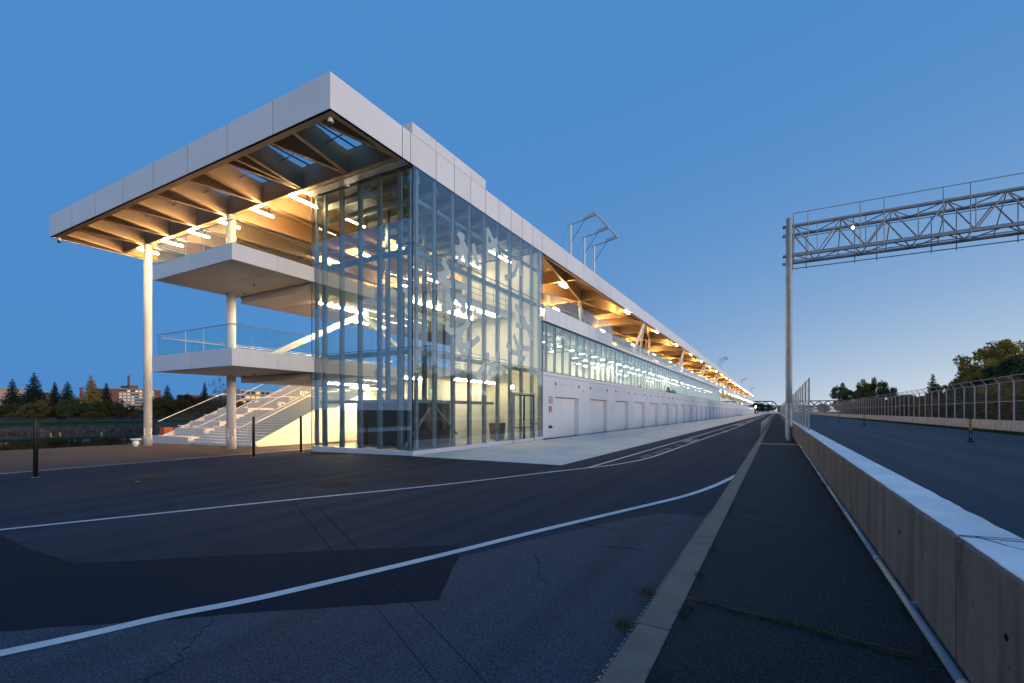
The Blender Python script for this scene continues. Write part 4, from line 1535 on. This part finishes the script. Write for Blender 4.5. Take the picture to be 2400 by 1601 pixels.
yy = 59.3 - 3.235 * 26
k = 0
y_start = yy
while yy < 400:
    obj('post', post_me, df, (18.7, yy, 0))
    obj('mesh_panel', pan_me, df, (18.72, yy, 0))
    obj('top_panel', pan2_me, df, (18.7, yy, 0))
    yy += 3.235
    k += 1
for x, z_ in ((18.7, 2.77), (18.7, 4.56), (18.28, 5.04)):
    part('rail', B().tube((x, y_start, z_), (x, yy, z_), .028, k=6), 'fence_post', df)
# grass verge
struct('grass_verge', B().quad((15.95, -60, .006), (18.6, -60, .006), (18.6, 420, .006), (15.6, 420, .006)), 'grass')


def blades(n_, xr, yr, h, wd, mat, zf=0.0, clumps=None):
    if clumps is not None:
        c = np.array(clumps)
        idx = rng.integers(0, len(c), n_)
        x = c[idx, 0] + rng.normal(0, 1, n_) * c[idx, 2]
        y = c[idx, 1] + rng.normal(0, 1, n_) * c[idx, 3]
    else:
        x = rng.uniform(*xr, n_)
        y = yr[0] + (yr[1] - yr[0]) * rng.uniform(0, 1, n_) ** 1.6
    a = rng.uniform(0, 2 * np.pi, n_)
    hh = h * rng.uniform(.5, 1.2, n_)
    lean = hh * rng.uniform(.1, .8, n_)
    la = rng.uniform(0, 2 * np.pi, n_)
    dx, dy = np.cos(a) * wd, np.sin(a) * wd
    v = np.zeros((n_, 3, 3))
    v[:, 0] = np.stack([x - dx, y - dy, np.full(n_, zf)], 1)
    v[:, 1] = np.stack([x + dx, y + dy, np.full(n_, zf)], 1)
    v[:, 2] = np.stack([x + np.cos(la) * lean, y + np.sin(la) * lean, zf + hh], 1)
    me = bpy.data.meshes.new('blades')
    me.from_pydata(v.reshape(-1, 3).tolist(), [], np.arange(3 * n_).reshape(-1, 3).tolist())
    me.materials.append(MATS[mat])
    return me


stuff('verge_grass', blades(26000, (15.95, 18.5), (30, 150), .12, .02, 'grass'), 'short green grass strip beside the pale track wall', 'grass')
cl = [(-1.12, 4.75, .05, .05), (-1.12, 3.95, .04, .05), (-.72, 4.35, .03, .04), (-.71, 4.55, .03, .04), (-.70, 3.3, .05, .07), (-.73, 5.5, .02, .05), (-.72, 6.6, .02, .1), (-.72, 9.5, .02, .3), (-.72, 12.5, .03, .4)]
stuff('kerb_weeds', blades(900, None, None, .07, .004, 'dry_grass', .03, cl), 'small dry weed tufts growing along the kerb joints', 'weeds')
cl = [(-.55 + .22 * i, 4.72 - .05 * i + random.uniform(-.02, .02), .07, .018) for i in range(7)] + [(.3, 4.60, .12, .03), (.1, 4.62, .1, .03)]
stuff('crack_weeds', blades(900, None, None, .035, .004, 'dry_grass', .055, cl), 'dry brown weeds in the crack across the walkway', 'weeds')
cl = [(1.02, 3.0 + i * .8 + random.uniform(-.3, .3), .035, .12) for i in range(22)]
stuff('wall_foot_weeds', blades(1500, None, None, .05, .005, 'grass', .055, cl), 'green weeds along the foot of the pit wall', 'weeds')
struct('walkway_crack', B().beam((-.76, 4.80), (1.09, 4.45), .02, .0555, .0575).beam((-.76, 9.0), (1.09, 8.6), .015, .0555, .0575), 'black')
struct('walkway_joint', B().box(-.75, 1.09, 29.0, 30.2, .0553, .0575), 'concrete_kerb')


# ------------------------------------------------------------------ trees
def leaf_mesh(name, pts, nrm_jit, size, mat, flat=None):
    n_ = len(pts)
    a = rng.normal(0, 1, (n_, 3))
    if flat is not None:
        a[:, 2] *= flat
    a /= np.linalg.norm(a, axis=1)[:, None] + 1e-9
    b_ = np.cross(a, rng.normal(0, 1, (n_, 3)))
    b_ /= np.linalg.norm(b_, axis=1)[:, None] + 1e-9
    s = size * rng.uniform(.55, 1.3, n_)[:, None]
    v = np.stack([pts - a * s, pts - b_ * s * .55, pts + a * s, pts + b_ * s * .55], 1).reshape(-1, 3)
    me = bpy.data.meshes.new(name)
    me.vertices.add(4 * n_)
    me.vertices.foreach_set('co', v.ravel())
    me.loops.add(4 * n_)
    me.loops.foreach_set('vertex_index', np.arange(4 * n_))
    me.polygons.add(n_)
    me.polygons.foreach_set('loop_start', np.arange(0, 4 * n_, 4))
    me.materials.append(MATS[mat])
    me.update(calc_edges=True)
    return me


def decid(mat, n_=9000, clumps=48, h=10.0, rw=3.6, size=.20, zlow=.22, open_=1.0):
    # crown about the axis, height h
    cz = h * (zlow + (1 - zlow) / 2)
    rz = h * (1 - zlow) / 2
    cs = []
    while len(cs) < clumps:
        p = rng.uniform(-1, 1, 3)
        r_ = np.linalg.norm(p)
        if .35 < r_ < .95:
            cs.append((p[0] * rw, p[1] * rw, cz + p[2] * rz, rng.uniform(.16, .30) * rw * open_))
    cs = np.array(cs)
    idx = rng.integers(0, clumps, n_)
    d_ = rng.normal(0, 1, (n_, 3))
    d_ /= np.linalg.norm(d_, axis=1)[:, None]
    rr = cs[idx, 3] * (rng.uniform(0, 1, n_) ** .45)
    pts = cs[idx, :3] + d_ * rr[:, None] * np.array([1, 1, .8])
    crown = leaf_mesh('crown', pts, .5, size, mat)
    tb = B()
    tb.tube((0, 0, -.3), (0, 0, h * .45), h * .022, h * .013, 8, False)
    for i in range(0, clumps, 3):
        c_ = cs[i]
        z0 = h * random.uniform(.2, .45)
        tb.tube((0, 0, z0), (c_[0] * .8, c_[1] * .8, c_[2]), h * .008, h * .003, 5, False)
    return crown, tb.mesh('trunk', 'bark')


def conifer(mat, h=10.0, rw=2.2, tiers=24, size=.20, droop=.25, seed=0):
    pts = []
    tb = B()
    tb.tube((0, 0, -.3), (0, 0, h * .97), h * .016, h * .002, 7, False)
    for i in range(tiers):
        f_ = i / (tiers - 1)
        z_ = h * (.10 + .88 * f_)
        L = rw * (1 - f_) ** .85 * random.uniform(.8, 1.12) + .12
        nbz = max(4, int(11 * (1 - f_ * .6)))
        a0 = random.uniform(0, 6.3)
        for k_ in range(nbz):
            a = a0 + 6.283 * k_ / nbz + random.uniform(-.2, .2)
            l_ = L * random.uniform(.65, 1.1)
            m_ = max(4, int(l_ * 13))
            t_ = np.linspace(.12, 1, m_)
            r_ = l_ * t_
            zz_ = z_ - droop * l_ * t_ ** 1.3 + .10 * l_ * t_ ** 3
            j = rng.normal(0, .07 * l_ + .03, (m_, 3)) * np.array([1, 1, .45])
            p = np.stack([np.cos(a) * r_, np.sin(a) * r_, zz_], 1) + j
            pts.append(p)
            if k_ % 2 == 0:
                tb.tube((0, 0, z_), (math.cos(a) * l_ * .8, math.sin(a) * l_ * .8, z_ - droop * l_ * .7), .03, .01, 4, False)
    pts = np.concatenate(pts)
    return leaf_mesh('crown', pts, .5, size, mat, .35), tb.mesh('trunk', 'bark')


KIND = {
    'green': decid('leaf_green'), 'green2': decid('leaf_green', 11000, 60, 10, 4.4, .2, .12),
    'dark': decid('leaf_dark', 11000, 60, 10, 4.4, .21, .08), 'gold': decid('leaf_gold', 14000, 70, 10, 4.6, .18, .10),
    'rust': decid('leaf_rust', 8000, 44, 10, 4.6, .22, .08), 'bare': decid('leaf_dark', 900, 36, 10, 4.6, .16, .25, .8),
    'bank': decid('leaf_green', 8000, 50, 10, 6.0, .26, .10), 'bankred': decid('leaf_red', 5200, 36, 10, 7.0, .28, .06), 'bankgold': decid('leaf_olive', 7000, 36, 10, 7.0, .26, .06),
    'spruce': conifer('leaf_spruce', 10, 3.7, 26, .24), 'spruce2': conifer('leaf_spruce', 10, 2.9, 28, .24), 'fir': conifer('leaf_green', 10, 2.4, 28, .24), 'goldspruce': conifer('leaf_gold', 10, 3.2, 28, .24),
}


def tree(kind, x, y, h, label, group, z_=0.0, wide=1.0, name='tree'):
    o = thing(name, label, 'shrub' if 'shrub' in name else 'tree', (x, y, z_), group)
    s = h / 10
    o.rotation_euler = (0, 0, random.uniform(0, 6.28))
    o.scale = (s * wide, s * wide, s)
    for nm, me in zip(('crown', 'trunk'), KIND[kind]):
        c_ = bpy.data.objects.new(nm, me)
        C.objects.link(c_)
        c_.parent = o
    return o


GR = 'trees behind the debris fence'
tree('fir', 30.5, 138, 10.2, 'narrow light green conifer with bare tip, behind the debris fence', GR, 0, 1.1, 'conifer_tree')
tree('dark', 31.5, 134, 8.6, 'dark rounded tree right of the narrow light conifer', GR, 0, .75)
tree('dark', 33.0, 126, 8.4, 'dark low tree left of the tall dark spruce behind the fence', GR, 0, .7)
tree('spruce2', 31.0, 121, 11.4, 'tall ragged dark spruce left of the golden tree', GR, 0, .9, 'conifer_tree')
tree('dark', 32.0, 115, 10.0, 'dark broad tree tucked against the golden tree', GR, 0, .7)
tree('gold', 32.5, 108, 13.6, 'large golden autumn tree towering over the debris fence', GR, 0, .95)
tree('gold', 33.0, 104, 11.8, 'golden green tree just right of the large golden tree', GR, 0, .9)
tree('spruce2', 37.0, 120.5, 14.6, 'dark spruce tip poking up behind the golden trees', GR, 0, .9, 'conifer_tree')
tree('dark', 31.5, 97, 11.0, 'tall dark tree at the right edge of the frame', GR, 0, .9)
tree('green', 28.5, 101, 7.5, 'low green tree close behind the fence below the golden trees', GR, 0, 1.0)
tree('gold', 27.0, 88, 6.5, 'low golden tree close behind the fence at the frame edge', GR, 0, 1.0)
GF = 'clump of trees at the end of the debris fence'
tree('green2', 28.0, 285, 16.0, 'leftmost round tree of the far clump behind the fence', GF, 0, .62)
tree('dark', 28.0, 244, 12.2, 'dark tree in the dip of the far clump behind the fence', GF, 0, .75)
tree('green2', 28.0, 214, 13.6, 'tall middle tree of the far clump behind the fence', GF, 0, .62)
tree('green2', 28.0, 190, 12.8, 'rounded tree right of the middle of the far clump', GF, 0, .6)
tree('dark', 28.0, 173, 9.6, 'rightmost darker tree of the far clump', GF, 0, .65)
GV = 'bushes seen through the debris fence'
for i in range(30):
    yy = 62 + i * 5.4
    tree(('dark', 'dark', 'green', 'dark', 'rust')[i % 5], 25.5 + random.uniform(-1.5, 2.5), yy, random.uniform(4.6, 6.6), 'leafy bush behind the debris fence, %s along the track' % ordinal(i), GV, -.6, 1.5, 'shrub')
# off frame right: some mirrored in hall glass, nearer row added to shade garages
GQ = 'trees right of the frame mirrored in the hall glass'
for i, (k_, x, y, h) in enumerate((('spruce', 34, 73, 15), ('dark', 31, 79, 10.5), ('spruce2', 33, 84, 11), ('green', 32, 64, 8), ('dark', 33, 55, 9), ('gold', 34, 47, 8), ('dark', 33, 38, 9), ('spruce2', 36, 60, 10), ('green', 35, 28, 9), ('dark', 34, 16, 8), ('dark', 33, 4, 7.5), ('green', 35, -10, 8), ('dark', 34, -26, 7.5))):
    tree(k_, x, y, h, '%s tree of the unseen row mirrored in the hall glass and added to shade the garages, counted from the hall corner' % ordinal(i), GQ, 0, 1.0)
for i in range(9):
    tree(('dark', 'green', 'dark', 'rust')[i % 4], -34 + i * 9 + random.uniform(-2, 2), -46 + random.uniform(-5, 4), random.uniform(7, 9.5), 'tree mirrored in the end glass of the hall, %s from the water' % ordinal(i), 'trees behind the viewer mirrored in the hall glass', 0, 1.1)

# far bank across the water
GB = 'conifers on the far bank'
for (k_, y, h, wd, lab) in (('spruce', 27.6, 6.0, 1.0, 'broad dark spruce at the left end of the far bank'), ('spruce', 30.2, 7.2, 1.05, 'largest dark spruce on the far bank'),
                            ('spruce2', 32.8, 5.8, .9, 'slim pale blue spruce beside the thin pole'), ('spruce', 34.5, 6.0, 1.1, 'bushy blue spruce left of the yellowing conifer'),
                            ('goldspruce', 37.8, 7.3, 1.0, 'yellowing conifer in the middle of the far bank'), ('spruce2', 40.1, 6.0, .9, 'dark narrow spruce beside the brick apartment block'),
                            ('spruce', 50.3, 6.3, .9, 'spruce on the bank seen between the two white columns'), ('spruce2', 57.6, 7.1, .8, 'dark spruce left of the near bare canopy column')):
    tree(k_, -110, y, h + .2, lab, GB, 1.0 if y < 45 else .9, wd, 'conifer_tree')
tree('bare', -110, 61.3, 8.8, 'thin leaved bare branching tree behind the near white column', 'trees on the far bank', .8, .75)
tree('bank', -97, 30.6, 3.6, 'small green tree with thin trunk near the far shore', 'trees on the far bank', .4, .75)
GS = 'autumn shrubs along the far bank'
for i in range(30):
    y = 20 + i * 2.1 + random.uniform(-.6, .6)
    k_ = ('bankred', 'bank', 'bankred', 'bankgold', 'dark')[(i * 7) % 5]
    x = -103 - random.uniform(0, 6)
    tree(k_, x, y, random.uniform(2.2, 3.4) * (1.0 if y < 45 else 1.5), 'autumn shrub on the far bank, %s from the left' % ordinal(i), GS, .7, 1.0 if 'bank' in k_ else 1.5, 'shrub')
for i in range(16):
    y = 23 + i * 2.6 + random.uniform(-.6, .6)
    tree('bankgold' if i % 3 else 'bankred', -99.5 - random.uniform(0, 1.0), y, random.uniform(.9, 1.5), 'low yellowing shrub near the far shore, %s from the left' % ordinal(i), 'low shrubs near the far shore', .5, 1.2, 'shrub')
# rubble bank
rub = B()
for i in range(1500):
    y = rng.uniform(14, 75)
    f_ = rng.uniform(0, 1)
    x = -87.9 - 2.2 * f_
    z_ = -1.35 + 0.8 * f_
    s_ = rng.uniform(.10, .26)
    p = [(x + rng.uniform(-1, 1) * s_, y + rng.uniform(-1, 1) * s_ * 1.4, z_ + rng.uniform(-.6, 1) * s_) for _ in range(6)]
    rub.add(p, [(0, 1, 2), (0, 2, 3), (0, 3, 4), (1, 4, 5), (2, 5, 3), (1, 2, 5), (0, 4, 1), (3, 5, 4)])
stuff('bank_rubble', rub.mesh('bank_rubble', 'rubble'), 'grey rubble stones along the far shore of the water', 'stones')
stuff('bank_grass', blades(14000, (-99, -91), (14, 80), .28, .05, 'grass', .0), 'green grass above the rubble on the far shore', 'grass')
rub = B()
for i in range(160):
    y = rng.uniform(3, 15.5)
    x = -37.5 - rng.uniform(0, 1.0)
    s_ = rng.uniform(.08, .2)
    z_ = -.5 - (-37.5 - x) * .6
    p = [(x + rng.uniform(-1, 1) * s_, y + rng.uniform(-1, 1) * s_ * 1.4, z_ + rng.uniform(-.6, 1) * s_) for _ in range(6)]
    rub.add(p, [(0, 1, 2), (0, 2, 3), (0, 3, 4), (1, 4, 5), (2, 5, 3), (1, 2, 5), (0, 4, 1), (3, 5, 4)])
stuff('edge_rubble', rub.mesh('edge_rubble', 'rubble'), 'rubble stones at the plaza edge by the water', 'stones')

# ------------------------------------------------------------------ far buildings
def block(name, lab, x, y0, y1, z1, mat, dep=18, rows=0, cols=0, lit=.5, zr0=3.0, wh=.9, inset=(0, 0)):
    o = thing(name, lab, 'building', (x, (y0 + y1) / 2, 2))
    wl_ = part('wall', B().box(x - dep, x, y0, y1, 1.5, z1), mat, o)
    part('roof_edge', B().box(x - dep - .15, x + .15, y0 - .15, y1 + .15, z1, z1 + .25), 'grey_bldg', o)
    a0, a1 = y0 + inset[0], y1 - inset[1]
    for r_ in range(rows):
        zz_ = zr0 + r_ * (z1 - .3 - zr0) / rows
        if cols:
            part('balcony', B().box(x, x + .7, a0, a1, zz_ - .25, zz_ + .45), 'grey_bldg', o)
        for c_ in range(cols):
            ya = a0 + (a1 - a0) * (c_ + .15) / cols
            yb = a0 + (a1 - a0) * (c_ + .85) / cols
            part('window', B().box(x, x + .05, ya, yb, zz_ + .5, zz_ + .5 + wh), 'window_lit' if random.random() < lit else 'window_dark', o)
    return o


apt = block('apartment_block', 'brick apartment block with lit balcony rows on the far bank', -220, 80.75, 98.2, 10.4, 'brick', 14, 5, 9, .62, 4.4, .6, (3.2, 2.4))
part('penthouse', B().box(-228, -220.5, 87.7, 90.5, 10.66, 12.0), 'brick', apt)
part('chimney', B().box(-224, -223.4, 88.4, 89.0, 12.0, 16.0), 'brick', apt)
block('low_building', 'low pinkish building at the left edge beyond the spruces', -220, 44, 58.0, 9.3, 'pink_bldg', 16, 1, 5, .1, 4.0, .8)
block('low_building', 'dark flat roofed building right of the largest spruce', -218, 60.5, 65.5, 8.3, 'dark_bldg', 10)
block('low_building', 'long low building with lit windows hidden behind the spruces', -190, 52, 76, 4.6, 'grey_bldg', 10, 1, 14, .35, 3.2, .5)
block('low_building', 'dark building with people on its roof edge behind the shrubs', -220, 110, 124, 8.8, 'dark_bldg', 12, 1, 5, .2, 6, .8)
block('modern_building', 'pale modern building seen behind the stair', -220, 131, 146, 12.0, 'grey_bldg', 14, 3, 6, .35, 5.2, 1.3)
for lab, y, z1, wd in (('thin brick chimney left of the yellowing conifer', 72.5, 10.2, .55), ('thin pale pole rising above the spruces', 67.2, 12.6, .22)):
    o = thing('chimney' if 'brick' in lab else 'pole', lab, 'chimney' if 'brick' in lab else 'pole', (-219, y, 2))
    part('shaft', B().tube((-219, y, 1.5), (-219, y, z1), wd, wd * .8, 8), 'brick' if 'brick' in lab else 'grey_bldg', o)
    part('top', B().tube((-219, y, z1), (-219, y, z1 + .25), wd * .9, wd * .9, 8), 'dark_metal', o)

# yellow buoys on the water
for i, (x, y, r_) in enumerate(((-43.0, 10.4, .20), (-80, 23.5, .14), (-80, 24.4, .12), (-76, 27.2, .10), (-74, 31.8, .10), (-76, 36.5, .10))):
    o = thing('buoy', 'round yellow buoy on the water, %s from the left frame edge' % ordinal(i), 'buoy', (x, y, -1.15), 'yellow buoys on the water')
    part('float', B().lathe((x, y), [(.05, -1.25), (r_ * .8, -1.2), (r_, -1.05), (r_ * .75, -.92), (.04, -.86)], 12), 'buoy', o, True)
    part('eye', B().tube((x, y, -.87), (x, y, -.80), .03, k=6), 'dark_metal', o)

# ------------------------------------------------------------------ far bridge and end of the straight
br = thing('truss_bridge', 'dark steel truss bridge crossing in the far distance', 'bridge', (20, 600, 0))
part('deck', B().box(-90, 160, 598, 606, 7.2, 8.2), 'bridge_steel', br)
for y in (598.3, 605.7):
    for a, b_ in ((-62, .5), (4, 66), (70, 130)):
        nsp = 8
        w_ = (b_ - a) / nsp
        tr = B()
        tr.bar((a + w_ * .6, y, 13), (b_ - w_ * .6, y, 13), .9, .9)
        tr.bar((a, y, 8.2), (a + w_ * .6, y, 13), .5, .5).bar((b_, y, 8.2), (b_ - w_ * .6, y, 13), .5, .5)
        for i in range(nsp):
            xa = a + i * w_
            tr.bar((xa + w_ * .6, y, 13), (xa + w_ * 1.1 if i < nsp - 1 else b_, y, 8.2), .6, .6)
            if i:
                tr.bar((xa, y, 8.2), (xa + w_ * .6, y, 13), .6, .6)
        part('truss', tr, 'bridge_steel', br)
for x in (2.2, 68, -63):
    part('pier', B().box(x - 1.4, x + 1.4, 598.5, 605.5, -.1, 7.19), 'dark_bldg', br)
for i, (x, z_) in enumerate(((-6, 10.8), (8, 10.8), (24, 10.6), (48, 10.6))):
    part('bridge_lamp', B().lathe((x, 597.6), [(.1, z_ - .5), (.55, z_), (.1, z_ + .5)], 8), 'lamp_bridge', br)
for i, (k_, x, y, h) in enumerate((('dark', -16, 520, 11), ('dark', -10, 505, 9.5), ('green', -4, 515, 8), ('dark', 24, 560, 9), ('dark', 40, 560, 10), ('green', 54, 560, 9.5), ('dark', 14, 640, 8), ('dark', 32, 640, 9), ('dark', 48, 640, 9), ('dark', 64, 600, 10))):
    tree(k_, x, y, h, 'dark distant tree at the end of the straight by the bridge, %s from the left' % ordinal(i), 'distant trees below the bridge', 0, 1.5)
fl = thing('flood_light', 'dazzling warm floodlight at the far end of the pit lane', 'lamp', (-13.5, 400, 0))
part('pole', B().tube((-13.5, 400, 0), (-13.5, 400, 5.2), .12, k=8), 'steel_grey', fl)
part('lamp_head', B().lathe((-13.5, 399.8), [(.05, 4.7), (.42, 5.0), (.42, 5.4), (.05, 5.6)], 10), 'lamp_flood', fl)
eb = thing('end_barrier', 'white barrier closing the far end of the pit lane', 'barrier', (-8, 430, 0))
for i in range(6):
    part('barrier_block', B().box(-13 + i * 4.2, -9.0 + i * 4.2, 430, 430.6, 0, 1.2), 'pole_white', eb)
